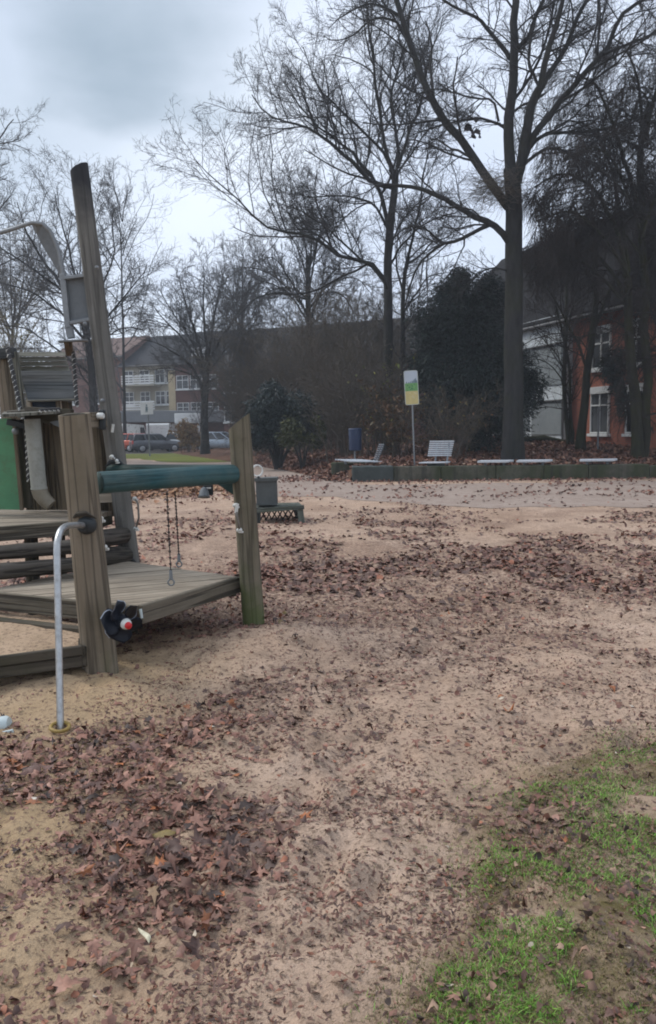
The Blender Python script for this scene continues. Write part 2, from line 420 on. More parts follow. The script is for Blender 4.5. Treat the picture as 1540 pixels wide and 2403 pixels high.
zz = wm('ADD', wm('MAXIMUM', sep.outputs[2], 0.), .22)
comb = wn('ShaderNodeCombineXYZ')
wt.links.new(wm('DIVIDE', sep.outputs[0], zz), comb.inputs[0]); wt.links.new(wm('DIVIDE', sep.outputs[1], zz), comb.inputs[1])
def wnoise(scale, det, off):
    m = wn('ShaderNodeMapping'); wt.links.new(comb.outputs[0], m.inputs[0]); m.inputs['Location'].default_value = (off, off*.7, 0)
    x = wn('ShaderNodeTexNoise'); wt.links.new(m.outputs[0], x.inputs[0])
    x.inputs['Scale'].default_value = scale; x.inputs['Detail'].default_value = det; x.inputs['Roughness'].default_value = .5
    return x.outputs[0]
nA = wnoise(.75, 4, 3.1); nB = wnoise(2.6, 5, 8.3)
cl = wm('ADD', wm('MULTIPLY', nA, .7), wm('MULTIPLY', nB, .3))
def blob(px, py, inner, outer):
    """0..1 around one direction of the sky: one cloud bank"""
    d = ray(px, py).normalized(); dv = wn('ShaderNodeVectorMath', operation='DOT_PRODUCT')
    wt.links.new(nrm.outputs[0], dv.inputs[0]); dv.inputs[1].default_value = d
    mr = wn('ShaderNodeMapRange', interpolation_type='SMOOTHSTEP')
    wt.links.new(wm('ADD', dv.outputs['Value'], wm('MULTIPLY', wm('SUBTRACT', cl, .5), .07)), mr.inputs[0])
    mr.inputs[1].default_value = math.cos(outer); mr.inputs[2].default_value = math.cos(inner); return mr.outputs[0]
dark = wm('MAXIMUM', blob(310, -90, R(0), R(13)), wm('MULTIPLY', blob(-60, 40, R(1), R(17)), .6))
dark = wm('MAXIMUM', dark, wm('MULTIPLY', blob(-80, 340, R(1), R(11)), .3))
bright = blob(520, 260, R(2), R(15))
ramp = wn('ShaderNodeValToRGB'); wt.links.new(cl, ramp.inputs[0])
e = ramp.color_ramp.elements; e[0].position = .4; e[0].color = (5.2, 5.8, 7.0, 1); e[1].position = .58; e[1].color = (6.0, 6.6, 7.6, 1)
def wmix(f, a, b):
    x = wn('ShaderNodeMix', data_type='RGBA'); wt.links.new(f, x.inputs[0]) if hasattr(f, 'is_output') else setattr(x.inputs[0], 'default_value', f)
    for s, v in ((x.inputs[6], a), (x.inputs[7], b)):
        if hasattr(v, 'is_output'): wt.links.new(v, s)
        else: s.default_value = (*v, 1)
    return x.outputs[2]
c = wmix(wm('MULTIPLY', bright, .8), ramp.outputs[0], (6.7, 7.2, 8.0))
c = wmix(wm('MULTIPLY', wm('MULTIPLY', dark, .78), wm('ADD', .3, wm('MULTIPLY', nB, 1.2))), c, (1.9, 2.5, 3.0))
c = wmix(.88, sky.outputs[0], c)
wt.links.new(c, bg.inputs[0])

sl = bpy.data.lights.new('sun', 'SUN'); so = bpy.data.objects.new('sun', sl); COL.objects.link(so)
sl.energy = 1.5; sl.angle = R(24); sl.color = (1, .96, .9)
sd = Vector((math.sin(SUN_AZ)*math.cos(SUN_EL), math.cos(SUN_AZ)*math.cos(SUN_EL), math.sin(SUN_EL)))
so.rotation_euler = sd.to_track_quat('Z', 'Y').to_euler()
sc.view_settings.view_transform = 'Standard'; sc.view_settings.look = 'None'
sc.view_settings.exposure = 0.7; sc.view_settings.gamma = 1.0
sc.cycles.max_bounces = 6; sc.cycles.filter_width = 1.9; sc.cycles.use_denoising = True

# ------------------------------------------------------------------ ground
def anchors(lst):
    return [(G(px, py).x, G(px, py).y, r, a) for px, py, r, a in lst]
CLEAN = anchors([(141, 1709, .16, 1.4), (640, 1520, .55, 1), (330, 1590, .5, .9), (300, 1640, .35, .7), (130, 1590, .6, .8), (1250, 1500, 1.2, .35), (560, 1830, .3, .5), (120, 2010, .35, .5),
                 (900, 1210, 2., .35), (1000, 2300, .5, .5), (800, 2150, .5, .35), (80, 1890, .25, .55)])
DENSE = anchors([(430, 1930, .42, 1), (330, 2020, .3, .8), (250, 1760, .35, .8), (120, 1830, .4, .7), (480, 1690, .4, .55), (60, 1770, .35, .9), (480, 2080, .25, .5),
                 (820, 1400, 1.1, .75), (700, 1560, .6, .5), (660, 1330, 1.3, .6), (980, 1340, 1.5, .5), (1250, 1310, 1.6, .45), (560, 1420, .8, .7), (880, 1215, 1.8, .7), (720, 1450, .6, .5),
                 (1230, 1950, .22, .6), (1130, 1350, 1.4, .4), (1390, 1370, 1.0, .45), (400, 1270, 1.3, .4), (1080, 1850, .2, .3)])
GRASSA = anchors([(1500, 1830, .32, .8), (1380, 1900, .26, .85), (1520, 1950, .4, 1), (1340, 2000, .22, .9), (1210, 2060, .11, 1.1), (1450, 2060, .3, 1), (1550, 2150, .35, 1), (1320, 2110, .2, .85), (1400, 2180, .22, .9),
                  (1250, 2180, .12, .5), (1180, 2260, .14, .6), (1300, 2270, .18, .85), (1450, 2290, .2, .9), (1560, 2330, .3, .9), (1100, 2320, .14, .6), (1220, 2370, .16, .8), (1380, 2390, .18, .9), (1010, 2360, .12, .5), (1040, 2420, .15, .6), (1500, 2420, .2, .9), (1640, 2000, .5, 1), (1650, 1850, .4, .9), (1440, 1860, .2, .6), (1450, 2000, .2, .5), (1300, 2160, .14, .5), (1370, 2250, .16, .6), (1490, 2220, .2, .7), (1240, 2310, .13, .6), (1440, 2350, .16, .6), (1130, 2390, .12, .5)])
def field(x, y, lst):
    v = 0*x
    for ax, ay, r, a in lst: v = v + a*np.exp(-((x-ax)**2+(y-ay)**2)/(r*r))
    return v
def bank_xb(y): return np.interp(y, [22, 23, 29.5, 40, 55, 90], [.6, .3, -1.3, -5.5, -11, -20])
def bank_h(x, y):
    dx = x-bank_xb(y)
    h = .42*sstep(0, 2., dx)*sstep(23, 24.5, y)*(.35+.65*sstep(-3.5, 1, x)) + .062*np.clip(y-25, 0, 9)*sstep(0, 6, dx)*sstep(-2.5, 4, x)
    front = np.where((x > .72) & (x < 9.35), 1., sstep(23.0, 25.2, y))
    hh = np.where((x > .72) & (x < 9.35), np.maximum(h, .34), h*front)
    return hh - .05*(1-sstep(0, .35, np.minimum(dx, np.where((x > .72) & (x < 9.35), 9, y-23.2))))
DIMP = [(random.uniform(-1.6, 3.2), 1.5+8*random.random()**1.3, random.uniform(0, 3.14), random.uniform(.045, .07), random.uniform(.09, .17), random.uniform(.012, .028)) for _ in range(260)]
def dimples(x, y):
    h = 0*x
    for cx, cy, an, a, b, dp_ in DIMP:
        k = (np.abs(x-cx) < .5) & (np.abs(y-cy) < .5)
        if not np.any(k): continue
        u = (x[k]-cx)*math.cos(an)+(y[k]-cy)*math.sin(an); v = -(x[k]-cx)*math.sin(an)+(y[k]-cy)*math.cos(an); q = (u/a)**2+(v/b)**2
        h[k] += -dp_*np.exp(-q)+dp_*.5*np.exp(-(np.sqrt(q)-1.7)**2*2.5)
    return h
def gz(x, y):
    x = np.atleast_1d(np.asarray(x, float)); y = np.atleast_1d(np.asarray(y, float))
    near = sstep(17, 9, y)
    h = (fbm(x/.55, y/.55, 1, 3)-.5)*.065 + dimples(x, y) + (fbm(x/.16, y/.16, 4, 3)-.5)*.05 + (vnoise(x/.07, y/.07, 2)-.5)*.009
    h = h + .06*field(x, y, anchors([(620, 1500, .5, 1.)])) + .03*field(x, y, anchors([(130, 1640, .6, 1.)]))
    return h*near + .02*field(x, y, GRASSA)
def dens(x, y):
    d = .2+.75*sstep(.46, .66, fbm(x/.9, y/.9, 2, 4))*sstep(3.2, 6, y)+.3*sstep(.5, .66, fbm(x/.35, y/.35, 6, 3))
    d = d + field(x, y, DENSE) - field(x, y, CLEAN)
    d = d*sstep(.25, .55, fbm(x/.28, y/.28, 4, 3)+.08*sstep(3, 6, y)+.25*np.clip(field(x, y, DENSE), 0, .6))
    return np.clip(d, .03, 1)
def axis(a, b, d, far, g=1.14):
    m = list(np.arange(a, b, d)); lo, hi, st = [], [], d
    x = b
    while x < far: hi.append(x); st *= g; x += st
    hi.append(far); st = d; x = a-d; 
    while x > -far: lo.append(x); st *= g; x -= st
    lo.append(-far); return np.array(lo[::-1]+m+hi)
xs = axis(-3.2, 3.2, .026, 900); ys = axis(1.0, 8.5, .026, 900, 1.07)
X, Y = np.meshgrid(xs, ys)
Z = np.where((np.abs(X) < 60) & (Y > -20) & (Y < 40), gz(X, Y), 0)
V = np.stack([X, Y, Z], -1).reshape(-1, 3); nx, ny = len(xs), len(ys)
i = (np.arange(ny-1)[:, None]*nx+np.arange(nx-1)[None, :]).ravel()
F = np.stack([i, i+1, i+nx+1, i+nx], 1)
yl = np.clip(sstep(.1, -1.0, X+.08*Y)*sstep(8.5, 5, Y), 0, 1)*(.5+.5*fbm(X/.5, Y/.5, 3)); gs = np.clip(field(X, Y, GRASSA)*1.3, 0, 1)*(.35+.65*sstep(.3, .55, fbm(X/.2, Y/.2, 5)))
dr = np.where((Y > 1) & (Y < 20) & (np.abs(X) < 14), dens(np.clip(X, -15, 15), np.clip(Y, 1, 25))*sstep(20, 14, Y+.12*X), 0)*.8*(1-.6*gs)
colr = np.stack([yl, gs, dr, 0*X+1], -1).reshape(-1, 4)
o = np_obj('ground', V, F, SAND, col=colr, smooth=True); tag(o, kind='structure')

def sheet(name, pts, z, mat, jit=.25, step=.6):
    out = []
    for k in range(len(pts)):
        a, b = pts[k], pts[(k+1) % len(pts)]; L = math.hypot(b[0]-a[0], b[1]-a[1]); m = max(1, int(L/step))
        for q in range(m):
            t = q/m; x = a[0]+(b[0]-a[0])*t; y = a[1]+(b[1]-a[1])*t
            out.append((x+random.uniform(-jit, jit)*.6, y+random.uniform(-jit, jit), z))
    m = MB(); m.add(out, [tuple(range(len(out)))]); o = m.build(name, mat); tag(o, kind='structure'); return o
def gp(*l): return [(G(x, y).x, G(x, y).y) for x, y in l]
sheet('path', gp((1700, 1186), (1400, 1190), (1150, 1192), (950, 1182), (780, 1166), (640, 1165), (500, 1142), (480, 1120), (330, 1100), (250, 1098), (120, 1092),
                 (120, 1080), (320, 1078), (400, 1086), (520, 1086), (600, 1080), (640, 1074), (690, 1085), (700, 1108), (780, 1125), (850, 1137), (1100, 1136), (1540, 1128), (1700, 1128)), .006, PATHM)
sheet('lawn', gp((20, 1068), (300, 1063), (420, 1063), (560, 1064), (640, 1073), (600, 1079), (520, 1085), (400, 1085), (320, 1077), (20, 1079)), .012, LAWN, .3, 1.)
sheet('car_park', [(-45, 56), (-2, 56), (-2, 70), (-45, 74)], .016, ASPH, 0, 5)
sheet('meadow', [(-150, 76), (150, 76), (150, 300), (-150, 300)], .02, TURF, 0, 40)

bx = np.concatenate([np.arange(-26, -3, .5), np.arange(-3, 16, .2), np.arange(16, 45, 1.)]); by = np.concatenate([np.arange(23.12, 36, .2), np.arange(36, 75, .7)])
X, Y = np.meshgrid(bx, by); Z = bank_h(X, Y)+(fbm(X/.8, Y/.8, 2)-.5)*.09*sstep(0, 1, X-bank_xb(Y))*sstep(23.1, 24, Y)
i = (np.arange(len(by)-1)[:, None]*len(bx)+np.arange(len(bx)-1)[None, :]).ravel()
F = np.stack([i, i+1, i+len(bx)+1, i+len(bx)], 1)
o = np_obj('leafy_bank', np.stack([X, Y, Z], -1).reshape(-1, 3), F, LITTER, smooth=True); tag(o, kind='structure')
def hz(x, y): return float(bank_h(np.array(x), np.array(y)))

# ------------------------------------------------------------------ leaves
LA = [0, .35, .62, .95, 1.25, 1.57, 1.9, 2.2, 2.52, 2.8, 3.14, 3.6, 4.15, 4.71, 5.27, 5.8]
LRAD = [.75, .42, .9, .5, .6, 1.1, .6, .5, .9, .42, .75, .5, .55, .22, .55, .5]
LV = np.array([(0, 0, 0)]+[(r*math.cos(a), r*math.sin(a), 0) for a, r in zip(LA, LRAD)])
LF = np.array([(0, k+1, (k+1) % 16+1) for k in range(16)])
SV = np.array([(0, 0, 0), (0, 1.05, 0), (.6, .45, 0), (.7, -.1, 0), (.3, -.75, 0), (-.35, -.7, 0), (-.75, 0, 0), (-.5, .55, 0)])
SF = np.array([(0, k+1, k % 7+2 if k < 6 else 1) for k in range(7)])
OV = np.array([(0, 0, 0), (0, 1.1, 0), (.38, .5, 0), (.42, -.3, 0), (0, -1.1, 0), (-.42, -.3, 0), (-.38, .5, 0)]); OF = np.array([(0, k+1, k % 6+2 if k < 5 else 1) for k in range(6)])
TR_ = [1.15, .55, .8, .45, .7, .5, .95, .5, .75, .4, .8, .6]
TV = np.array([(0, 0, 0)]+[(.62*r*math.sin(a), r*math.cos(a), 0) for a, r in zip(np.arange(12)*2*PI/12, TR_)]); TF = np.array([(0, k+1, (k+1) % 12+1) for k in range(12)])
def scatter(name, V0, F0, pts, size, pal, mat, tilt=.35, curl=.45, nrm=None, parent=None, mute=None, sink=0.):
    n = len(pts)
    if n == 0: return None
    a = rng.random(n)*2*PI; s = size[:, None, None] if hasattr(size, '__len__') else size
    v = np.repeat(V0[None], n, 0).copy()
    asp = rng.uniform(.7, 1.15, (n, 1)); v[:, :, 0] *= asp
    cu = rng.normal(0, curl, (n, 1)); cv = rng.normal(0, curl, (n, 1)); cw = rng.normal(0, curl*.6, (n, 1))
    v[:, :, 2] = cu*v[:, :, 0]**2+cv*v[:, :, 1]**2+cw*v[:, :, 0]*v[:, :, 1]
    v[:, 1:, :2] *= np.exp(rng.normal(0, .2, (n, v.shape[1]-1, 1)))
    v *= s
    ca, sa = np.cos(a), np.sin(a); tx = rng.normal(0, tilt, n); ty = rng.normal(0, tilt, n)
    if nrm is None:
        Mz = np.zeros((n, 3, 3)); Mz[:, 0, 0] = ca; Mz[:, 0, 1] = -sa; Mz[:, 1, 0] = sa; Mz[:, 1, 1] = ca; Mz[:, 2, 2] = 1
        Mx = np.zeros((n, 3, 3)); c_, s_ = np.cos(tx), np.sin(tx); Mx[:, 0, 0] = 1; Mx[:, 1, 1] = c_; Mx[:, 1, 2] = -s_; Mx[:, 2, 1] = s_; Mx[:, 2, 2] = c_
        v = np.einsum('nij,nkj->nki', Mx @ Mz, v)
        v[:, :, 2] -= v[:, :, 2].min(1, keepdims=True)
        v[:, :, 2] += .002-sink*rng.random((n, 1))
    else:
        q = rng.normal(0, 1, (n, 3, 3)); q[:, :, 2] += nrm; Q, _ = np.linalg.qr(q[:, :, ::-1]); v = np.einsum('nij,nkj->nki', Q, v)
    v += pts[:, None, :]
    f = (F0[None]+np.arange(n)[:, None, None]*len(V0)).reshape(-1, F0.shape[1])
    pc = np.array([p[:3] for p in pal]); wgt = np.array([p[3] for p in pal], float); ci = rng.choice(len(pal), n, p=wgt/wgt.sum())
    c3 = pc[ci]*rng.uniform(.65, 1.35, (n, 1))
    if mute is not None: c3 = c3*(1-mute[:, None])+np.array((.15, .1, .08))*mute[:, None]
    c4 = np.concatenate([np.clip(c3, 0, 1), np.ones((n, 1))], 1); c4 = np.repeat(c4, len(V0), 0)
    org = np.zeros(3); r = parent
    while r is not None:
        if r in ORG: org = np.array(ORG[r]); break
        r = r.parent
    return np_obj(name, v.reshape(-1, 3)-org, f, mat, parent, col=c4)
PAL = [(.19, .088, .062, 5), (.13, .07, .056, 5), (.24, .115, .082, 5), (.31, .16, .115, 4), (.38, .2, .14, 2), (.36, .13, .05, 1.4), (.055, .036, .031, 3), (.22, .14, .08, .6), (.24, .17, .05, .12)]
PALD = [(.2, .092, .066, 5), (.14, .066, .048, 5), (.25, .125, .09, 5), (.34, .19, .14, 3), (.085, .044, .035, 3), (.31, .125, .072, 1.5)]
PALB = [(.19, .085, .055, 5), (.14, .065, .045, 5), (.25, .12, .075, 3), (.32, .18, .115, 1.6), (.09, .045, .03, 3), (.4, .28, .2, .35)]
def sample(n, y0, y1, wfun, thr=1.0):
    y = y0*(y1/y0)**rng.random(n); half = .47*y+.6; x = rng.uniform(-1, 1, n)*half
    k = rng.random(n)*thr < wfun(x, y); return x[k], y[k]
def lie(name, V0, F0, n, y0, y1, s0, s1, pal, wfun, tilt, curl=.45, grow=0.):
    x, y = sample(n, y0, y1, wfun); z = gz(x, y); s = rng.uniform(s0, s1, len(x))*(1+grow*np.clip(y-y0, 0, 20))
    mute = np.clip(rng.uniform(-.4, .9, len(x))*(x > -.4), 0, 1)
    return scatter(name, V0, F0, np.stack([x, y, z], 1), s, pal, LEAFM, tilt, curl, mute=mute, sink=.004)
def near_w(x, y):
    d = field(x, y, DENSE); g = field(x, y, GRASSA)
    return np.clip(dens(x, y)*(.22+.9*np.clip(d, 0, 1)*(x < -.1)+.35*np.clip(d, 0, 1)*(x >= -.1))*sstep(.2, .9, 1.1*(x < .2)+.55*(x >= .2)), .004, 1)*(1-.5*np.clip(g, 0, 1))
tag(lie('fallen_leaves', LV, LF, 9000, 1.35, 6.5, .02, .046, PAL, lambda x, y: near_w(x, y)*.6, .32, .5), 'large brown plane leaves lying on the sand close by', 'leaves', kind='stuff')
tag(lie('torn_leaves', TV, TF, 9000, 1.35, 6.5, .018, .045, PAL, lambda x, y: near_w(x, y)*.6, .4, .6), 'torn and folded brown leaves mixed into the near leaf pile', 'leaves', kind='stuff')
tag(lie('curled_leaves', SV, SF, 46000, 1.7, 9.5, .006, .018, PALD, lambda x, y: dens(x, y)*.8, .35, .45, .06), 'small dark curled leaves strewn over the sand', 'leaves', kind='stuff')
tag(lie('leaf_drift', SV, SF, 52000, 6.0, 18, .014, .044, PALD, lambda x, y: .8*dens(x, y)**1.2*sstep(.36, .56, fbm(x/.75, y/.95, 5, 3))*sstep(6, 8.5, y)*sstep(18, 12, y+.12*x+5*(fbm(x/3, y/3, 1)-.5)), .35, .4), 'brown leaf drift spread across the middle of the sand', 'leaves', kind='stuff')
tag(lie('leaf_crumbs', OV, OF, 80000, 1.3, 7, .003, .0115, PALD, lambda x, y: .2+.8*sstep(.42, .62, fbm(x/.3, y/.3, 1, 3)), .4, .4), 'dark leaf crumbs and bits sprinkled on the sand', 'leaf crumbs', kind='stuff')
x, y = sample(16000, 17, 26, lambda x, y: np.clip(.06+.9*np.exp(-((y-22.75+.035*x)/.42)**2)*(x > .2)+.25*sstep(.5, .65, fbm(x/1.2, y/1.2, 2))+.9*sstep(1.6, 0, np.abs(x-bank_xb(y)+.5))*(y > 23), 0, 1))
tag(scatter('path_leaves', SV, SF, np.stack([x, y, 0*x+.01], 1), rng.uniform(.03, .06, len(x)), PALD, LEAFM, .4, .5), 'dead leaves gathered along the foot of the wall', 'leaves', kind='stuff')
n = 60000; y = 23.2*(50/23.2)**rng.random(n); x = rng.uniform(-.15, 1, n)*(.5*y+4); k = (x > bank_xb(y)-.2); x, y = x[k], y[k]
z = np.maximum(bank_h(x, y), 0)+.02
tag(scatter('bank_leaves', SV, SF, np.stack([x, y, z], 1), rng.uniform(.04, .085, len(x)), PALB, LEAFM, .5, .5), 'rust brown leaf litter covering the bank under the trees', 'leaves', kind='stuff')
n = 9000; p0 = G(310, 1172); p1 = G(520, 1150); x = rng.uniform(-9, -2.2, n); y = rng.uniform(16.5, 24, n)
k = rng.random(n) < sstep(.25, .7, fbm(x/1.5, y/1.5, 3)+.35*np.exp(-((y-20.3)/1.8)**2)-.15*sstep(-4.2, -2.2, x)); x, y = x[k], y[k]
tag(scatter('orange_leaves', SV, SF, np.stack([x, y, 0*x+.012], 1), rng.uniform(.045, .09, len(x)), [(.3, .15, .07, 4), (.24, .11, .05, 4), (.36, .21, .11, 2), (.14, .07, .04, 2)], LEAFM, .4, .5), 'orange brown leaves beyond the teal rail', 'leaves', kind='stuff')

# grass tufts of the near right corner
def blades(name, n, wfun, h0, h1, wd, pal, lab, cat, y0=1.35, y1=5):
    x, y = sample(n, y0, y1, wfun); m = len(x); z = gz(x, y)-.003; a = rng.random(m)*2*PI
    h = rng.uniform(h0, h1, m); le = rng.normal(0, .75, (m, 2))*h[:, None]; wv = np.stack([np.cos(a), np.sin(a)], 1)*wd
    b = np.stack([x, y], 1); V = np.zeros((m, 5, 3))
    V[:, 0, :2] = b-wv; V[:, 1, :2] = b+wv; V[:, 2, :2] = b+wv*.75+le*.4; V[:, 3, :2] = b-wv*.75+le*.4; V[:, 4, :2] = b+le
    V[:, :, 2] = z[:, None]+np.stack([0*h, 0*h, h*.6, h*.6, h], 1)
    F = np.array([(0, 1, 2), (0, 2, 3), (3, 2, 4)]); F = (F[None]+np.arange(m)[:, None, None]*5).reshape(-1, 3)
    pc = np.array(pal); c3 = pc[rng.integers(0, len(pal), m)]*rng.uniform(.7, 1.3, (m, 1))
    c4 = np.repeat(np.concatenate([c3, np.ones((m, 1))], 1), 5, 0)
    return tag(np_obj(name, V.reshape(-1, 3), F, FOLM, col=c4), lab, cat, kind='stuff')
gclump = lambda x, y: np.clip(field(x, y, GRASSA), 0, 1)
blades('grass', 300000, lambda x, y: gclump(x, y)**1.4*sstep(.45, .56, fbm(x/.19, y/.19, 6, 3)+.06*gclump(x, y)), .006, .021, .0013,
       [(.19, .43, .045), (.14, .34, .035), (.25, .47, .07), (.3, .36, .09), (.1, .23, .035)], 'bright green grass tufts in the near right corner', 'grass')
blades('moss', 300000, lambda x, y: gclump(x, y)**.7*sstep(.3, .5, fbm(x/.2, y/.2, 3, 3)), .004, .014, .0013,
       [(.17, .15, .045), (.21, .19, .06), (.13, .16, .035), (.25, .21, .1), (.1, .09, .03)], 'olive moss and dry stalks around the grass tufts', 'moss')
x, y = sample(2600, 1.35, 5, lambda x, y: gclump(x, y)*.9)
tag(scatter('grass_litter', SV, SF, np.stack([x, y, gz(x, y)+.006], 1), rng.uniform(.006, .017, len(x)), [(.12, .07, .045, 4), (.25, .15, .1, 3), (.34, .22, .15, 1), (.06, .04, .03, 3)], LEAFM, .6, .9), 'brown leaves lying among the green grass tufts', 'leaves', kind='stuff')
x, y = sample(500, 1.5, 9, lambda x, y: .3+0*x)
tag(scatter('wood_chips', OV, OF, np.stack([x, y, gz(x, y)+.004], 1), rng.uniform(.006, .016, len(x)), [(.5, .42, .32, 3), (.6, .54, .45, 1), (.4, .3, .2, 2)], LEAFM, .4, .3), 'pale wood chips and bits scattered over the sand', 'wood chips', kind='stuff')

# the one pale leaf and the stick that stand out
def big_leaf(name, px, py, L, wd, ang, col, lab, cat='leaf'):
    c = G(px, py); z = float(gz(np.array(c.x), np.array(c.y))[0])+.026; m = MB(); n = 9; up = []; 
    for k in range(n):
        t = k/(n-1)-.5; hw = wd*math.cos(t*PI)**.7 if abs(t) < .499 else .0005; b = .12*L*math.cos(t*PI)
        x0 = t*L; y0 = b
        for s in (-1, 0, 1): up.append((c.x+math.cos(ang)*x0-math.sin(ang)*(y0+s*hw), c.y+math.sin(ang)*x0+math.cos(ang)*(y0+s*hw), z+(.008 if s == 0 else .0)+.03*L*math.sin(t*5)))
    F = [(k*3+s, k*3+s+1, k*3+s+4, k*3+s+3) for k in range(n-1) for s in (0, 1)]
    m.add(up, F, None, (*col, 1), True); m.top(name, LEAFM, lab, cat)
big_leaf('pale_leaf', 337, 2188, .085, .009, -.95, (.62, .58, .42), 'narrow cream white leaf lying alone on the near sand')
big_leaf('ochre_leaf', 385, 1955, .09, .028, .1, (.22, .16, .055), 'mustard yellow leaf lying among dark leaves')
c0 = G(1400, 2150); c1 = G(1545, 2200); mid = (c0+c1)/2
m = MB(); pts = [c0+Vector((0, 0, .035)), c0.lerp(c1, .3)+Vector((0, .006, .03)), c0.lerp(c1, .6)+Vector((0, -.004, .028)), c1+Vector((.15, -.05, .03))]
m.tube(pts, [.003, .0045, .005, .006], 7); m.top('stick', BARK, 'thin dark stick lying in the green grass', 'stick')

# ------------------------------------------------------------------ damp winter air
hm = bpy.data.materials.new('damp_air'); hm.use_nodes = True; ht = hm.node_tree; ht.nodes.clear()
hv = ht.nodes.new('ShaderNodeVolumePrincipled'); hv.inputs['Color'].default_value = (.86, .92, 1, 1); hv.inputs['Density'].default_value = .0013; hv.inputs['Anisotropy'].default_value = .2
ho = ht.nodes.new('ShaderNodeOutputMaterial'); ht.links.new(hv.outputs[0], ho.inputs['Volume'])
m = MB(); hp_ = [(-110, -8), (110, -8), (110, 140), (-110, 140)]; m.prism([(x, y, -1.2) for x, y in hp_], (0, 0, 33)); o = m.build('haze', hm); tag(o, kind='stuff'); o['label'] = 'thin pale damp air over the whole park'; o['category'] = 'haze'
sc.cycles.volume_bounces = 0
# ------------------------------------------------------------------ the play structure, one rigid thing
ps = thing('play_structure', 'weathered wooden ship play structure with posts, decks and teal rails', 'play structure', (-1.8, 5.6, 0))
def logp(name, px0, px1, Y0, Y1, r0, r1, mat, n=20, cut=0, seg=10, wob=.035, cutdir=(1, 0, 0), parent=ps, ext0=0):
    a, b = P(*px0, Y0), P(*px1, Y1); d = (b-a).normalized(); a = a-d*ext0
    m = MB(); pts = [a.lerp(b, k/seg) for k in range(seg+1)]
    m.tube(pts, [r0+(r1-r0)*k/seg for k in range(seg+1)], n, wob=wob, cut1=cut, cutdir=cutdir)
    return m.build(name, mat, parent), a, b
def px_r(wpx, Y): return wpx*.5/FPX*Y
# front post: round log with a bevelled shoulder
fp, fa, fb = logp('post', (239, 1590), (174, 972), 4.8, 4.8, px_r(86, 4.8), px_r(73, 4.8), W_POST, 28, .12, 14, ext0=.25, cutdir=(0, 1, 0))
m = MB(); m.lathe(fb-(fb-fa).normalized()*.004, fb-fa, [(0, px_r(64, 4.8)), (.01, px_r(40, 4.8)), (.012, .01)], 20); m.build('end_grain', W_DARK, fp)
# dark notch above the handrail socket
m = MB(); c = P(196, 1213, 4.69); m.tube([c+Vector((-.075, .03, -.012)), c+Vector((-.03, -.012, .018)), c+Vector((.02, -.012, .02)), c+Vector((.07, .02, -.012))], [.004, .016, .016, .004], 8); m.build('notch', W_DARK, fp)
# right post, slanted top, moss at the foot
rp, ra, rb = logp('post', (598, 1486), (561, 990), 5.9, 5.9, px_r(53, 5.9), px_r(51, 5.9), W_POST2, 24, .7, 12, ext0=.25, cutdir=(1, 0, 0))
# tall pole
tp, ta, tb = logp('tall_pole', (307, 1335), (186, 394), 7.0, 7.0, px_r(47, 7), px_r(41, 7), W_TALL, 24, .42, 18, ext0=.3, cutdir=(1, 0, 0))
m = MB(); m.tube([tb.lerp(ta, .0)+Vector((0, 0, .03)), tb.lerp(ta, .115)], [px_r(42, 7), px_r(43.5, 7)], 24, cut0=0)
m = MB(); c = P(300, 1313, 6.9); m.tube([c+Vector((-.075, 0, -.03)), c+Vector((-.03, -.02, .01)), c+Vector((.03, -.02, .01)), c+Vector((.075, 0, -.03))], [.006, .028, .028, .006], 8); m.build('notch', RUBBER, tp)
m = MB(); c = P(270, 1086, 6.88); m.tube([c+Vector((-.08, 0, -.03)), c+Vector((-.03, -.02, .015)), c+Vector((.03, -.02, .015)), c+Vector((.085, 0, -.03))], [.006, .026, .026, .006], 8); m.build('notch', RUBBER, tp)
for px, py in ((290, 628), (262, 760), (303, 940)):
    m = MB(); c = P(px-62, py, 6.9); m.lathe(c, (0, -1, 0), [(0, .018), (.008, .018), (.014, .009), (.02, .008)], 10); m.build('bolt', GALV, tp)
# teal rails
r1 = MB(); a, b = P(232, 1133, 5.1), P(549, 1112, 5.86)
r1.tube([a.lerp(b, k/12) for k in range(13)], [px_r(52, 5.1)*(1-.02*k/12) for k in range(13)], 24, wob=.02); rail1 = r1.build('teal_rail', W_TEAL, ps)
d = (b-a).normalized()
m = MB(); m.lathe(a-d*.002, -d, [(0, .07), (.006, .069), (.007, .01)], 22); m.build('end_cap', W_TEALD, rail1)
m = MB(); m.lathe(a.lerp(b, .335)+Vector((0, -.071, .0)), (0, -1, 0), [(0, .011), (.006, .01), (.007, .002)], 10); m.build('bolt', RUBBER, rail1)
m = MB()
for k in range(4):
    c = b+d*(.012+.016*k); m.torus(c+Vector((0, 0, .035-.025*k)), d.cross(Vector((0, 0, 1))).normalized()*.5+d, .028, .007, 14, 6)
m.build('shackle', GALV, rail1)
m = MB(); a2, b2 = P(262, 1107, 6.95), P(552, 1110, 6.05)
m.tube([a2.lerp(b2, k/10) for k in range(11)], .065, 20, wob=.02); rail2 = m.build('teal_rail', W_TEALD, ps)
m = MB(); m.prism([P(500, 1129, 6.0), P(549, 1162, 5.95), P(552, 1126, 5.95)], (0, .05, 0)); m.build('rail_bracket', W_TEALD, rail2)
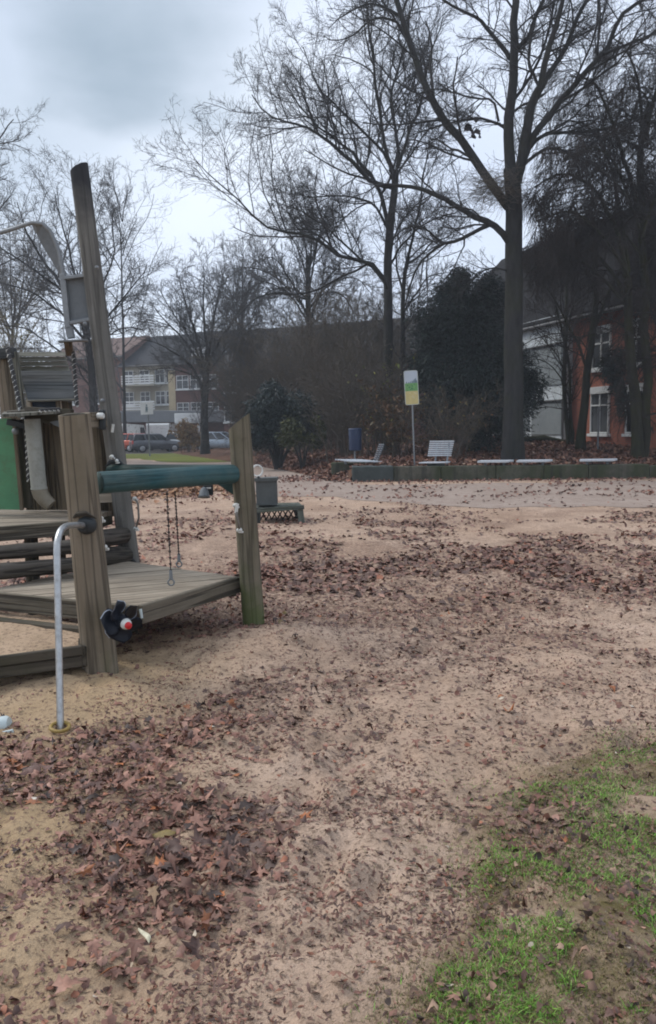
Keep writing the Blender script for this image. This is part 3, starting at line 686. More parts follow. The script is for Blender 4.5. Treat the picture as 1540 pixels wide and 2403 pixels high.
# bell under the far rail
c = P(487, 1147, 6.15); bell = MB(); bell.abox(c.x-.03, c.x+.045, c.y-.012, c.y+.012, c.z-.05, c.z+.03, .006); bl = bell.build('bell_bracket', RUBBER, ps)
m = MB(); m.lathe(c+Vector((-.022, -.02, .015)), (.0, -.25, -1), [(0, .008), (.012, .025), (.035, .036), (.065, .042), (.082, .05), (.084, .03)], 18); m.build('bell', GREYP, bl)
m = MB(); m.abox(c.x-.005, c.x+.03, c.y-.018, c.y-.013, c.z-.0, c.z+.012, .002); m.build('clip', WHITEP, bl)
# two chains and their handles
for (p0, p1, Y0, Y1) in (((392, 1155), (401, 1342), 5.48, 5.5), ((411, 1152), (420, 1302), 5.55, 6.2)):
    a, b = P(*p0, Y0), P(*p1, Y1); m = MB(); nl = int((b-a).length/.022); ax = (b-a).normalized()
    for k in range(nl):
        c = a.lerp(b, (k+.5)/nl); side = ax.cross(Vector((0, 1, 0) if k % 2 else (1, .2, 0))).normalized()
        m.torus(c, side, .0065, .0034, 8, 5)
    m.tube([a, b], .0035, 6); ch = m.build('chain', CHAIN, ps)
    m = MB(); m.tube([b+Vector((0, 0, .012)), b-Vector((0, 0, .05))], [.011, .014], 10); m.torus(b-Vector((0, 0, .075)), (0, 1, 0), .022, .006, 14, 6); m.build('handle', GALV, ch)

# ---- decks made of planks: polygon clipped into strips along a direction
def clip(poly, nrm, d):
    out = []
    for i in range(len(poly)):
        a, b = poly[i], poly[(i+1) % len(poly)]; da, db = a[0]*nrm[0]+a[1]*nrm[1]-d, b[0]*nrm[0]+b[1]*nrm[1]-d
        if da <= 0: out.append(a)
        if da*db < 0:
            t = da/(da-db); out.append((a[0]+(b[0]-a[0])*t, a[1]+(b[1]-a[1])*t))
    return out
def deck(name, poly, z, th, wdt, dirv, mat, gap=.006, parent=ps, zj=.003):
    m = MB(); dx, dy = Vector((dirv[0], dirv[1])).normalized(); nx_, ny_ = -dy, dx
    ds = [p[0]*nx_+p[1]*ny_ for p in poly]; d = min(ds)
    while d < max(ds):
        q = clip(poly, (nx_, ny_), d+wdt-gap); q = clip(q, (-nx_, -ny_), -d) if len(q) > 2 else q
        if len(q) > 2:
            zz_ = z+random.uniform(-zj, zj); o = random.random()*40
            gr = [((p[0]*nx_+p[1]*ny_), o*.1, p[0]*dx+p[1]*dy+o) for p in q]
            m.prism([(p[0], p[1], zz_) for p in q], (0, 0, -th), gr=gr)
        d += wdt
    return m.build(name, mat, parent)
def g2(px, py, z): p = G(px, py, z); return (p.x, p.y)
ZD = .39
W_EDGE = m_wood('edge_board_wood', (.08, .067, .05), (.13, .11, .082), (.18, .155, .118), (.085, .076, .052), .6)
dp = [g2(-40, 1386, ZD), g2(322, 1421, ZD), g2(556, 1353, ZD), g2(300, 1317, ZD)]
ddir = (dp[2][0]-dp[1][0], dp[2][1]-dp[1][1])
dk = deck('lower_deck', dp, ZD, .035, .095, (1, .42), W_DECK)
def fascia(parent, a, b, z0, z1, t, mat, name='deck_beam', inset=.0):
    m = MB(); a = Vector((*a, 0)); b = Vector((*b, 0)); d = (b-a).normalized(); n = Vector((d.y, -d.x, 0))
    zc = (z0+z1)/2; m.box((a+b)/2+Vector((0, 0, zc))+n*inset, (d, n, (0, 0, 1)), ((b-a).length/2, t/2, (z1-z0)/2), .006); return m.build(name, mat, parent)
fascia(dk, dp[1], dp[2], ZD-.12, ZD+.004, .04, W_EDGE, inset=.022)
fascia(dk, dp[0], dp[1], ZD-.12, ZD+.004, .04, W_EDGE, inset=.022)
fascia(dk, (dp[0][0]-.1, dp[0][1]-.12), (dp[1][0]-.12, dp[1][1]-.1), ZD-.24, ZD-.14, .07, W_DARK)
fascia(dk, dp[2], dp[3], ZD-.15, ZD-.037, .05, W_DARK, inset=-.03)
m = MB(); c = G(327, 1424, ZD); m.tube([c+Vector((.01, -.012, -.012)), c+Vector((.02, -.02, -.07))], [.01, .008], 8); m.build('bolt', PALEG, dk)
m = MB(); c = Vector((*dp[2], ZD-.06)); m.tube([c, c+Vector((.1, -.05, .0))], .016, 10); m.torus(c+Vector((.09, -.04, .0)), (0, 1, 0), .022, .007, 14, 6); m.build('deck_hinge', GALV, dk)
for p in (dp[0], dp[3], ((dp[1][0]+dp[3][0])/2, (dp[1][1]+dp[3][1])/2)):
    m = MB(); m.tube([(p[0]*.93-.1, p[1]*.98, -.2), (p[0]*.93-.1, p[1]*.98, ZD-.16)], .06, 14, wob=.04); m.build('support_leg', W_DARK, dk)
# sand covered step
ZS = .2
sp_ = [g2(-160, 1568, ZS), g2(193, 1521, ZS), g2(190, 1476, ZS), g2(-120, 1436, ZS)]
st = deck('step_platform', sp_, ZS, .04, .11, (sp_[1][0]-sp_[0][0], sp_[1][1]-sp_[0][1]), W_DARK)
fascia(st, sp_[0], sp_[1], ZS-.115, ZS-.045, .05, W_DARK, inset=-.02); fascia(st, sp_[0], sp_[1], ZS-.04, ZS+.018, .04, W_DARK, name='edge_board', inset=.0)
fascia(st, sp_[1], sp_[2], ZS-.12, ZS+.01, .05, W_DARK)
sx = np.linspace(0, 1, 60); U, Vv = np.meshgrid(sx, np.linspace(0, 1, 40)); q = [np.array(p) for p in sp_]
PX = ((1-U)*(1-Vv))[..., None]*q[0]+(U*(1-Vv))[..., None]*q[1]+(U*Vv)[..., None]*q[2]+((1-U)*Vv)[..., None]*q[3]
PZ = ZS+.004+.02*fbm(PX[..., 0]/.2, PX[..., 1]/.2, 1)*np.minimum(1, 8*np.minimum(np.minimum(U, 1-U), np.minimum(Vv, 1-Vv)))+.07*Vv**2*fbm(PX[..., 0]/.4, PX[..., 1]/.4, 2)
i = (np.arange(39)[:, None]*60+np.arange(59)[None, :]).ravel(); F = np.stack([i, i+1, i+61, i+60], 1)
n_ = 60*40
np_obj('sand_layer', np.concatenate([PX, PZ[..., None]], -1).reshape(-1, 3)-np.array(ORG[ps]), F, SAND, st, col=np.tile((.4, 0, 0, 1), (n_, 1)), smooth=True)
# upper platform
ZU = .8
up_ = [g2(-140, 1246, ZU), g2(172, 1222, ZU), g2(262, 1199, ZU), g2(-60, 1193, ZU)]
ud = deck('upper_deck', up_, ZU, .04, .12, (1, .12), W_DECK)
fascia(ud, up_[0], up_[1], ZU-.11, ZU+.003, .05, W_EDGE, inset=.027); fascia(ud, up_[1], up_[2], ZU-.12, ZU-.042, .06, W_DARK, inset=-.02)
for (p0, p1, Y0, Y1, r) in (((-120, 1306), (205, 1280), 5.7, 6.15, .055), ((-120, 1352), (212, 1321), 5.55, 6.1, .06), ((205, 1268), (292, 1256), 6.4, 6.9, .075), ((205, 1308), (296, 1302), 6.4, 6.9, .08)):
    m = MB(); a, b = P(*p0, Y0), P(*p1, Y1); m.tube([a.lerp(b, k/8) for k in range(9)], [r*(1+random.uniform(-.06, .06)) for k in range(9)], 16, wob=.05); m.build('log_rail', W_LOG, ud)
for px, Y in ((75, 6.5), (-30, 6.8), (215, 7.1), (140, 6.9)):
    m = MB(); c = P(px, 1300, Y); m.tube([(c.x, c.y, -.2), (c.x, c.y, ZU-.05)], .055, 14, wob=.04); m.build('support_leg', W_DARK, ud)
# board wall at the back of the upper deck
def board(name, x0, x1, y0, y1, Y, mat, parent, lean=0, th=.025):
    a, b, c, d = P(x0, y1, Y), P(x1, y1, Y), P(x1+lean, y0, Y), P(x0+lean, y0, Y); m = MB()
    o = random.random()*9; gr = [(0+o, 0, 0), ((b-a).length+o, 0, 0), ((b-a).length+o, 0, (d-a).length), (o, 0, (d-a).length)]
    m.prism([a, b, c, d], (0, th, 0), gr=gr); return m.build(name, mat, parent)
bw = None
xx = 62
for wdt, dep in ((52, 7.12), (50, 7.15), (46, 7.13), (50, 7.16), (38, 7.14)):
    bb = board('wall_board', xx, xx+wdt-1.5, 988 if xx < 190 else 968, 1197 if xx < 200 else 1212, dep, W_BOARD, ps, -14); xx += wdt
gpan = board('green_panel', -60, 48, 982, 1196, 6.85, GREENP, ps, -18, .02)
m = MB(); a, b = P(52, 1197, 6.84), P(33, 982, 6.84); m.bar(a, b, .03, .03, (0, 1, 0)); m.build('panel_edge', W_BOARD, gpan)
m = MB(); a, b = P(64, 1192, 6.95), P(44, 985, 6.95); m.bar(a, b, .1, .05, (0, 1, 0)); m.build('wall_post', W_DARK, ps)
m = MB(); a, b = P(152, 1196, 6.95), P(128, 988, 6.95); m.bar(a, b, .07, .05, (0, 1, 0)); m.build('wall_post', W_BOARD, ps)
m = MB(); c = P(232, 1166, 7.0); m.bar(P(190, 1170, 7.0), P(270, 1166, 7.0), .07, .09); m.build('wall_beam', W_DECK, ps)
# counter board above, rope along it
m = MB(); m.prism([P(3, 972, 6.2), P(130, 965, 6.5), P(150, 962, 7.1), P(10, 966, 7.1)], (0, 0, -.022)); cb = m.build('counter_board', W_SLAT, ps)
m = MB(); m.prism([P(16, 966, 6.7), P(96, 961, 6.9), P(98, 959, 7.3), P(18, 963, 7.3)], (0, 0, -.016)); m.build('upper_board', W_DARK, cb)
def twist(name, a, b, r, parent, mat=ROPEW, strands=3, pitch=.075, sag=0, n=None):
    a, b = Vector(a), Vector(b); L = (b-a).length; n = n or int(L/.012); t = (b-a).normalized(); u = t.cross(Vector((.3, .9, .1))).normalized(); w_ = t.cross(u); m = MB()
    for s in range(strands):
        pts = []
        for k in range(n+1):
            q = k/n; an = 2*PI*(q*L/pitch+s/strands); pts.append(a.lerp(b, q)+(u*math.cos(an)+w_*math.sin(an))*r*.55-Vector((0, 0, sag*4*q*(1-q))))
        m.tube(pts, r*.5, 6, cc=None)
    return m.build(name, mat, parent)
ROPED = m_plain('dark_rope_strand', (.05, .05, .05), .9, 0, .2, 30)
def rope2(a, b, r):
    rp_ = twist('rope', a, b, r, ps, ROPEW, 1, .052); twist('dark_strand', Vector(a)+Vector((0, .003, .013)), Vector(b)+Vector((0, .003, .013)), r*1.15, rp_, ROPED, 2, .052)
rope2(P(18, 820, 7.1), P(48, 962, 6.9), .019); rope2(P(172, 830, 7.2), P(181, 955, 7.0), .017); rope2(P(60, 1000, 6.7), P(66, 1130, 6.8), .012)
rope2(P(92, 966, 6.38), P(140, 963, 6.6), .013)
# brackets and knobs under the counter
m = MB(); c = P(38, 1010, 6.7); m.bar(P(22, 990, 6.75), P(66, 1000, 6.75), .05, .12, (0, 1, 0)); bk = m.build('counter_bracket', RUBBER, ps)
m = MB(); m.lathe(P(37, 1012, 6.66), (.1, -1, 0), [(0, .028), (.02, .027), (.035, .015), (.038, .003)], 14); m.build('knob', GALV, bk)
m = MB(); m.prism([P(116, 990, 6.75), P(126, 997, 6.75), P(140, 1003, 6.75), P(158, 1004, 6.75), P(168, 1003, 6.75), P(168, 988, 6.75), P(140, 986, 6.75)], (0, .02, 0)); m.build('curved_plate', GREYP, ps)
m = MB(); m.bar(P(62, 972, 6.9), P(170, 978, 6.9), .09, .13); m.build('counter_beam', W_DARK, ps)
# speaking tube: slanted grey pipe with a bend below
m = MB(); a, b = P(76, 984, 6.6), P(92, 1147, 6.6); m.tube([a, a.lerp(b, .5), b], px_r(36, 6.6), 22); sp2 = m.build('speaking_tube', PIPE, ps)
c = P(120, 1186, 6.6); m = MB(); m.tube([b, b.lerp(c, .25)+Vector((-.012, 0, -.012)), b.lerp(c, .6)+Vector((-.01, 0, -.012)), c], [px_r(37, 6.6), px_r(36, 6.6), px_r(34, 6.6), px_r(31, 6.6)], 22); m.build('pipe_bend', PIPED, sp2)
m = MB(); m.lathe(b, b-a, [(-.012, px_r(38.5, 6.6)), (.004, px_r(38.5, 6.6))], 22); m.build('pipe_collar', PIPE, sp2)
# hut behind: two posts, slatted roof sloping towards us, navy opening
pl, _, _ = logp('hut_post', (28, 1010), (8, 823), 7.9, 7.9, px_r(42, 7.9), px_r(42, 7.9), W_POST, 18, 0, 6)
m = MB(); m.bar(P(52, 980, 7.8), P(33, 826, 7.8), .07, .06, (0, 1, 0)); hp = m.build('hut_post', W_SLAT, ps)
m = MB(); a0, a1 = P(-8, 832, 7.8), P(36, 828, 7.8); m.bar(a0, a1, .1, .1); m.build('cross_beam', W_ROOF, hp)
m = MB()
for k in range(4):
    y0 = 826+k*11.2; x0 = 38+k*1.6; m.prism([P(x0, y0+10.3, 7.95), P(153+k*3, y0+10, 7.95), P(152+k*3, y0+.4, 8.0), P(x0-1, y0+.4, 8.0)], (0, .02, 0),
        gr=[(k, 0, 0), (k, 0, .6), (k+.05, 0, .6), (k+.05, 0, 0)])
sr = m.build('slat_screen', W_SLAT, ps)
m = MB()
for k in range(9):
    t0, t1 = k/9, (k+1)/9; Y0, Y1 = 8.15-.55*t0, 8.15-.55*t1; y0, y1 = 870+69*t0, 870+69*t1+2.5
    xl0, xl1, xr0, xr1 = 45+22*t0, 45+22*t1, 166+10*t0, 166+10*t1
    m.prism([P(xl1, y1, Y1-.012), P(xr1, y1, Y1-.012), P(xr0, y0, Y0), P(xl0, y0, Y0)], (0, .02, .012), gr=[(k*.7, 0, 0), (k*.7, 0, .6), (k*.7+.06, 0, .6), (k*.7+.06, 0, 0)])
hr = m.build('shingle_roof', W_ROOF, ps)
m = MB(); m.bar(P(66, 941, 7.55), P(176, 938, 7.55), .035, .02); m.build('roof_batten', W_SLAT, hr)
m = MB(); m.prism([P(76, 966, 7.75), P(133, 966, 7.75), P(131, 940, 7.75), P(74, 940, 7.75)], (0, .03, 0)); m.build('navy_panel', NAVY, ps)
for x in (70, 139): 
    m = MB(); m.bar(P(x+2, 975, 7.7), P(x-2, 938, 7.7), .045, .04, (0, 1, 0)); m.build('hut_stud', W_DECK, ps)
m = MB(); m.bar(P(160, 975, 7.85), P(156, 938, 7.85), .1, .03, (0, 1, 0)); m.build('hut_stud', W_BOARD, ps)
# small beam with a clamp between front post and pole
m = MB(); m.bar(P(205, 986, 6.6), P(240, 985, 6.85), .09, .13); cbm = m.build('short_beam', W_POST, ps)
m = MB(); c = P(239, 985, 6.72); m.abox(c.x-.018, c.x+.03, c.y-.03, c.y+.03, c.z-.085, c.z+.085, .01); cl_ = m.build('clamp', RUBBER, cbm)
m = MB(); m.lathe(P(236, 976, 6.66), (1, -.2, 0), [(-.03, .02), (-.02, .027), (.02, .027), (.03, .02)], 12); m.build('knob', WHITEP, cl_)
# grey gantry: curved trough plate, frame with panel, foot and bracket
curve = [(-70, 566), (-20, 552), (20, 541), (50, 531), (75, 523), (100, 525), (117, 541), (130, 567), (139, 590), (145, 620), (149, 645)]
inner = [(74, 527), (87, 551), (99, 575), (109, 592), (118, 606), (132, 630), (142, 647)]
m = MB(); m.tube([P(x, y, 7.0) for x, y in curve], [px_r(9, 7)]*8+[px_r(10, 7)]*3, 12); gan = m.build('curved_arm', GALV, ps)
oc = [(84, 523), (101, 526), (117, 541), (130, 567), (139, 590), (145, 620), (149, 646)]
vs = [P(x, y, 7.0) for x, y in oc]+[P(x, y, 7.06) for x, y in inner]; k_ = len(oc)
m = MB(); m.add(vs+[v+Vector((0, .012, 0)) for v in vs], [(i, i+1, k_+i+1, k_+i) for i in range(k_-1)]+[(2*k_+i, 3*k_+i, 3*k_+i+1, 2*k_+i+1) for i in range(k_-1)]+[(k_+i, k_+i+1, 3*k_+i+1, 3*k_+i) for i in range(k_-1)]); m.build('curved_web', GREYP, gan)
m = MB(); m.bar(P(148, 643, 7.0), P(161, 772, 7.0), px_r(13, 7)*2, .05, (0, 1, 0)); fr = m.build('panel_frame', GALV, ps)
for q_ in ((152, 653, 216, 645), (166, 758, 226, 747)): m = MB(); m.bar(P(q_[0], q_[1], 6.99), P(q_[2], q_[3], 6.99), .03, .05, (0, 1, 0)); m.build('frame_bar', GALV, fr)
m = MB(); m.prism([P(164, 757, 7.02), P(222, 749, 7.02), P(212, 650, 7.02), P(152, 657, 7.02)], (0, .012, 0)); m.build('grey_panel', GREYP, fr)
m = MB(); m.bar(P(162, 768, 7.0), P(168, 794, 7.0), .06, .05, (0, 1, 0)); m.build('gantry_foot', GALV, fr)
m = MB(); m.prism([P(136, 799, 6.85), P(205, 795, 6.85), P(208, 799, 7.2), P(139, 802, 7.2)], (0, 0, -.012)); sh = m.build('shelf_plate', GREYP, ps)
m = MB(); m.bar(P(160, 802, 7.05), P(164, 832, 7.6), .07, .03); m.build('shelf_strut', W_BOARD, sh)
m = MB(); c = P(181, 648, 6.98); m.tube([c+Vector((-.03, 0, 0)), c+Vector((-.02, 0, .05)), c+Vector((.0, 0, .055)), c+Vector((.012, 0, .0))], .006, 6); m.build('lifting_hook', RUBBER, fr)
# handrail tube with rubber socket and yellow ring
hb = G(141, 1709); m = MB(); s0 = P(194, 1233, 4.66)
pts = [s0, P(181, 1232, 4.55), P(166, 1233, 4.45)]
c1, c2 = P(136, 1262, 4.22), P(134, 1300, 4.17)
for k in range(1, 9):
    t = k/8; p = (1-t)**3*P(166, 1233, 4.45)+3*(1-t)**2*t*P(146, 1234, 4.3)+3*(1-t)*t*t*P(135, 1248, 4.2)+t**3*P(134, 1290, 4.16); pts.append(p)
e0 = pts[-1]; foot = Vector((hb.x, hb.y, -.1)); pts += [e0.lerp(foot, k/6) for k in range(1, 7)]
m.tube(pts, .0185, 16); hr_ = m.build('handrail', STEEL, ps)
m = MB(); m.lathe(P(202, 1233, 4.705), (-.12, -1, .0), [(-.03, .056), (.0, .056), (.02, .05), (.035, .04), (.037, .02)], 18); m.build('rubber_socket', RUBBER, hr_)
m = MB(); gzb = float(gz(np.array(hb.x), np.array(hb.y))[0]); m.torus((hb.x, hb.y, gzb+.02), (.1, -.15, 1), .046, .0095, 24, 8); m.build('yellow_ring', YELR, hr_)
# propeller: hub and five twisted blades
pc = P(297, 1465, 4.5); axd = Vector((.72, -.85, -.16)).normalized(); pu = Vector((0, 0, 1)); pu = (pu-axd*pu.dot(axd)).normalized(); pw = axd.cross(pu)
m = MB(); back = pc-axd*.1; m.lathe(back, axd, [(-.14, .022), (0, .024), (.02, .04), (.07, .042), (.09, .034)], 20); ph_ = m.build('propeller', PROP, ps)
for kb in range(5):
    an0 = 2*PI*kb/5+.35; m = MB(); vs = []; nr, nc = 9, 7; edge = []
    for ir in range(nr):
        t = ir/(nr-1); r = .032+.088*t; half = (.35+.62*math.sin(PI*min(1, .15+t*.8)))*(1 if t < .93 else .55)
        for ic in range(nc):
            s = ic/(nc-1)*2-1; a_ = an0+s*half*.95; tw = s*.052*(1-.25*t)*math.sin(min(1, .4+t)*1.5)+.012*t*t
            vs.append(back+axd*(.035+tw)+(pu*math.cos(a_)+pw*math.sin(a_))*r)
    q = len(vs); vs += [v-axd*.007 for v in vs]; F = []
    for ir in range(nr-1):
        for ic in range(nc-1):
            i = ir*nc+ic; F += [(i, i+1, i+nc+1, i+nc), (q+i, q+i+nc, q+i+nc+1, q+i+1)]
    per = [ic for ic in range(nc)]+[ir*nc+nc-1 for ir in range(1, nr)]+[(nr-1)*nc+ic for ic in range(nc-2, -1, -1)]+[ir*nc for ir in range(nr-2, 0, -1)]
    F += [(per[k], q+per[k], q+per[(k+1) % len(per)], per[(k+1) % len(per)]) for k in range(len(per))]
    m.add(vs, F, None, None, True); bld = m.build('blade', PROP, ph_)
    ed = [vs[ir*nc] for ir in range(1, nr)]; m = MB(); m.tube(ed, .0035, 6); m.build('worn_edge', PROPE, bld)
m = MB(); m.lathe(pc-axd*.012, axd, [(-.02, .03), (0, .034), (.02, .03), (.03, .022)], 18); m.build('hub_ring', WHITEP, ph_)
m = MB(); m.lathe(pc+axd*.014, axd, [(0, .021), (.018, .02), (.026, .012), (.027, .003)], 16); m.build('hub_cap', REDP, ph_)
m = MB(); c = P(218, 1448, 4.705); m.lathe(c, (0, -1, 0), [(-.02, .017), (.004, .017), (.007, .012), (.008, .002)], 14); m.build('plug', RUBBER, fp)
# grab ropes with white clamps
def grab(pts, parent=ps, r=.009):
    m = MB(); Pn = [P(*q) for q in pts]; out = []
    for k in range(13):
        t = k/12*(len(Pn)-1); i = min(int(t), len(Pn)-2); out.append(Pn[i].lerp(Pn[i+1], t-i))
    m.tube(out, r, 8); g_ = m.build('grab_rope', ROPE, parent)
    for q in (Pn[0], Pn[-1]):
        m = MB(); m.lathe(q, (.6, -1, .2), [(-.02, .016), (0, .018), (.012, .012), (.02, .016), (.024, .004)], 10); m.abox(q.x-.006, q.x+.03, q.y-.012, q.y+.012, q.z-.022, q.z-.006, .004); m.build('rope_clamp', WHITEP, g_)
    return g_
grab([(316, 1170, 6.85), (324, 1182, 6.75), (326, 1215, 6.75), (319, 1240, 6.85)])
grab([(553, 1186, 5.82), (556, 1210, 5.75), (560, 1228, 5.76), (562, 1244, 5.82)])
grab([(236, 1218, 4.95), (239, 1245, 4.9), (243, 1270, 4.9), (245, 1284, 4.95)])
grab([(262, 1072, 6.85), (268, 1078, 6.82), (273, 1082, 6.85)], r=.007)
for px, py, Y in ((265, 1005, 6.86), (237, 1226, 4.9), (556, 1193, 5.78)):
    m = MB(); c = P(px, py, Y); m.tube([c+Vector((.006, 0, .035)), c+Vector((-.006, -.004, -.035))], .012, 10); m.build('white_cleat', WHITEP, ps)
m = MB(); c = P(150, 1298, 4.19); m.tube([P(128, 1298, 4.17), P(142, 1297, 4.16)], .004, 6); m.build('clip', WHITEP, hr_)

# pale capped beam end poking in at the left edge
m = MB(); a, b = P(-70, 1712, 3.95), P(16, 1700, 3.95); m.tube([a, a.lerp(b, .5), b, b+(b-a).normalized()*.015], [.045, .045, .045, .036], 20); 
q0 = m.top('capped_pipe', PALEG, 'pale grey capped pipe on a slotted bracket at the left edge', 'pipe')
ORG[q0] = q0.location.copy()
m = MB(); dd = (b-a).normalized()
for (x0, y0, x1, y1) in ((-70, 1734, 31, 1716), (-70, 1748, 35, 1731), (26, 1712, 34, 1736)): m.bar(P(x0, y0, 3.88), P(x1, y1, 3.88), .02, .014, (0, 1, 0))
m.build('slotted_bracket', PALEG, q0)
m = MB(); m.bar(P(-60, 1741, 3.9), P(28, 1727, 3.9), .02, .006, (0, 1, 0)); m.build('slot', DARKIN, q0)
m = MB(); a = P(-50, 1730, 3.98); m.tube([(a.x, a.y, -.1), (a.x, a.y, a.z)], .03, 12); m.build('pipe_leg', GALV, q0)

# far sand table with ring and box
st0 = G(655, 1222); sy = st0.y
tb_ = thing('sand_play_table', 'grey wooden sand play table with box and steel ring behind the post', 'play table', (st0.x, sy, 0))
m = MB(); m.prism([P(596, 1196, sy-.2), P(712, 1188, sy-.35), P(702, 1179, sy+.5), P(600, 1181, sy+.5)], (0, 0, -.045)); m.build('table_top', W_PALLET, tb_)
m = MB(); m.bar(P(600, 1199, sy-.2), P(714, 1190, sy-.36), .03, .07); m.build('table_edge', W_PALLET, tb_)
for x0, x1, yy, mt in ((704, 709, sy-.3, W_PALLET), (694, 703, sy+.3, W_GREY), (606, 604, sy-.2, W_GREY)):
    m = MB(); a = P(x0, 1192, yy); b = G(x1, 1232); m.bar(a, Vector((P(x1, 1228, yy).x, yy, -.03)), .1, .04, (0, 1, 0)); m.build('leg', mt, tb_)
m = MB()
for k in range(7):
    a = P(612+13*k, 1197, sy-.05); b = P(624+13*k, 1224, sy+.15); m.tube([a, (a+b)/2+Vector((.03, 0, -.02)), b], .012, 6); m.tube([P(624+13*k, 1197, sy-.05), P(610+13*k, 1222, sy+.15)], .012, 6)
m.build('rope_net', CHAIN, tb_)
m = MB(); m.prism([P(602, 1186, sy), P(650, 1185, sy), P(648, 1128, sy), P(600, 1128, sy)], (0, .3, 0)); GBOX = m_plain('grey_box_board', (.075, .082, .08), .75, 0, .18, 4, dirt=(.05, .055, .048)); bx_ = m.build('box', GBOX, tb_)
m = MB(); m.prism([P(596, 1130, sy-.03), P(650, 1129, sy-.03), P(650, 1121, sy-.03), P(596, 1123, sy-.03)], (0, .36, 0)); m.build('box_lid', GBOX, bx_)
m = MB(); m.torus(P(604, 1105, sy), (.5, -1, .05), .092, .016, 26, 8); m.build('ring', WHITEP, tb_)
m = MB(); m.tube([P(605, 1118, sy), P(611, 1125, sy)], .02, 8); m.build('ring_clamp', RUBBER, tb_)
# ------------------------------------------------------------------ bench walls
def wall_block(m, x0, x1, y0, y1, h, slope=0): m.abox(x0, x1, y0, y1, -.1, h, .025)
m = MB(); xw = .72; cuts = [.72, 1.92, 3.3, 4.9, 6.3, 7.6, 9.38]
wl = thing('bench_wall', 'long mossy low concrete wall carrying the white benches', 'wall', (5, 23, 0))
for k in range(len(cuts)-1):
    m = MB(); m.abox(cuts[k]+.006, cuts[k+1]-.006, 22.95-.06*(k == 0), 23.4+.35*(k == 0), -.1, .43+.012*(k == 0)-.004*k, .02); m.build('wall_block', CONCD if k == 0 else CONC, wl)
m = MB(); m.abox(9.38, 9.85, 23.0, 23.5, -.1, .36, .03); m.build('wall_end', CONC, wl)
m = MB(); m.abox(.12, 1.45, 25.2, 25.7, -.1, .47, .03); m.top('short_bench_wall', CONC, 'short concrete wall block left of the long mossy wall', 'wall')

def flat_bench(px0, px1, pyt, Y, label):
    a, b = P(px0, pyt, Y-.25), P(px1, pyt, Y-.25); z = a.z*.5+b.z*.5
    t = thing('wall_bench', label, 'bench', ((a.x+b.x)/2, Y, .43), 'white slatted benches on the walls')
    m = MB(); n = 7
    for k in range(n): m.abox(a.x+.03*k, b.x+.045*k, Y-.27+.08*k, Y-.27+.08*k+.06, z-.06, z, .008)
    m.build('seat', BENCHW, t)
    for q in (.2, .8):
        x = a.x+(b.x-a.x)*q+.1; m = MB(); m.abox(x-.03, x+.03, Y-.2, Y+.22, z-.09, z-.061, .005); m.abox(x-.03, x+.03, Y-.02, Y+.04, .40, z-.092, .005); m.build('support', BENCHG, t)
    return t
flat_bench(1121, 1193, 1081, 23.2, 'flat white bench without back just left of the big tree trunk base')
flat_bench(1213, 1286, 1080, 23.2, 'flat white bench without back just right of the big tree trunk base')
flat_bench(1361, 1441, 1078, 23.2, 'flat white bench without back near the right end of the mossy wall')
# white bench with a slatted back, facing left
def back_bench(px, label):
    Yb = 23.3; t = thing('wall_bench', label, 'bench', (P(1020, 1085, Yb).x, Yb, .43), 'white slatted benches on the walls')
    a, b = P(983, 1085, Yb-.25), P(1042, 1085, Yb-.25); m = MB()
    for k in range(6): m.abox(a.x+.04*k, b.x+.05*k, Yb-.28+.08*k, Yb-.28+.08*k+.06, a.z-.035, a.z, .008)
    m.build('seat', BENCHW, t)
    m = MB()
    for k in range(8):
        y0 = 1036+k*4.7; l, r = P(1009-k*.75, y0, Yb+.2-.012*k), P(1066-k*.95, y0-.5, Yb+.42-.012*k)
        m.bar(l, r, .018, .042, (0, 0, 1), .006)
    m.build('backrest', BENCHW, t)
    for x0 in (1024, 1052):
        m = MB(); m.bar(P(x0-3, 1090, Yb+.3), P(x0+2, 1040, Yb+.36), .05, .03, (0, 1, 0)); m.build('back_support', BENCHG, t)
    m = MB(); c = P(1023, 1095, Yb); m.abox(c.x-.25, c.x+.25, Yb-.12, Yb+.15, .38, a.z-.04, .01); m.build('plinth', CONCD, t)
back_bench(1030, 'white slatted bench with a wide backrest right of the sign pole')
def side_bench():
    Yb = 25.3; t = thing('wall_bench', 'white slatted bench seen from the side, below the blue bin', 'bench', (P(840, 1083, Yb).x, Yb, .46), 'white slatted benches on the walls')
    m = MB()
    for k in range(6):
        a, b = P(786+7*k, 1078.5+.9*k, Yb-.1-.08*k), P(852+9*k, 1079+.9*k, Yb-.1-.08*k); m.bar(a, b, .06, .035, (0, 0, 1), .006)
    m.build('seat', BENCHW, t)
    m = MB()
    for k in range(9):
        l, r = P(890-k*1.6, 1043+k*4.6, Yb-.4), P(901-k*1.7, 1043+k*4.6, Yb+.2); m.bar(l, r, .02, .034, (0, 0, 1), .005)
    m.build('backrest', BENCHW, t)
    for yy, dx in ((-.3, 0), (.1, 5)):
        m = MB(); m.bar(P(886+dx-9, 1092, Yb+yy), P(896+dx, 1044, Yb+yy), .035, .04, (0, 1, 0)); m.build('back_support', BENCHG, t)
    for q in (.25, .75):
        a, b = P(786, 1080, Yb), P(885, 1083, Yb); c = a.lerp(b, q); m = MB(); m.abox(c.x-.04, c.x+.04, Yb-.15, Yb+.1, .42, c.z-.03, .006); m.build('support', BENCHG, t)
side_bench()

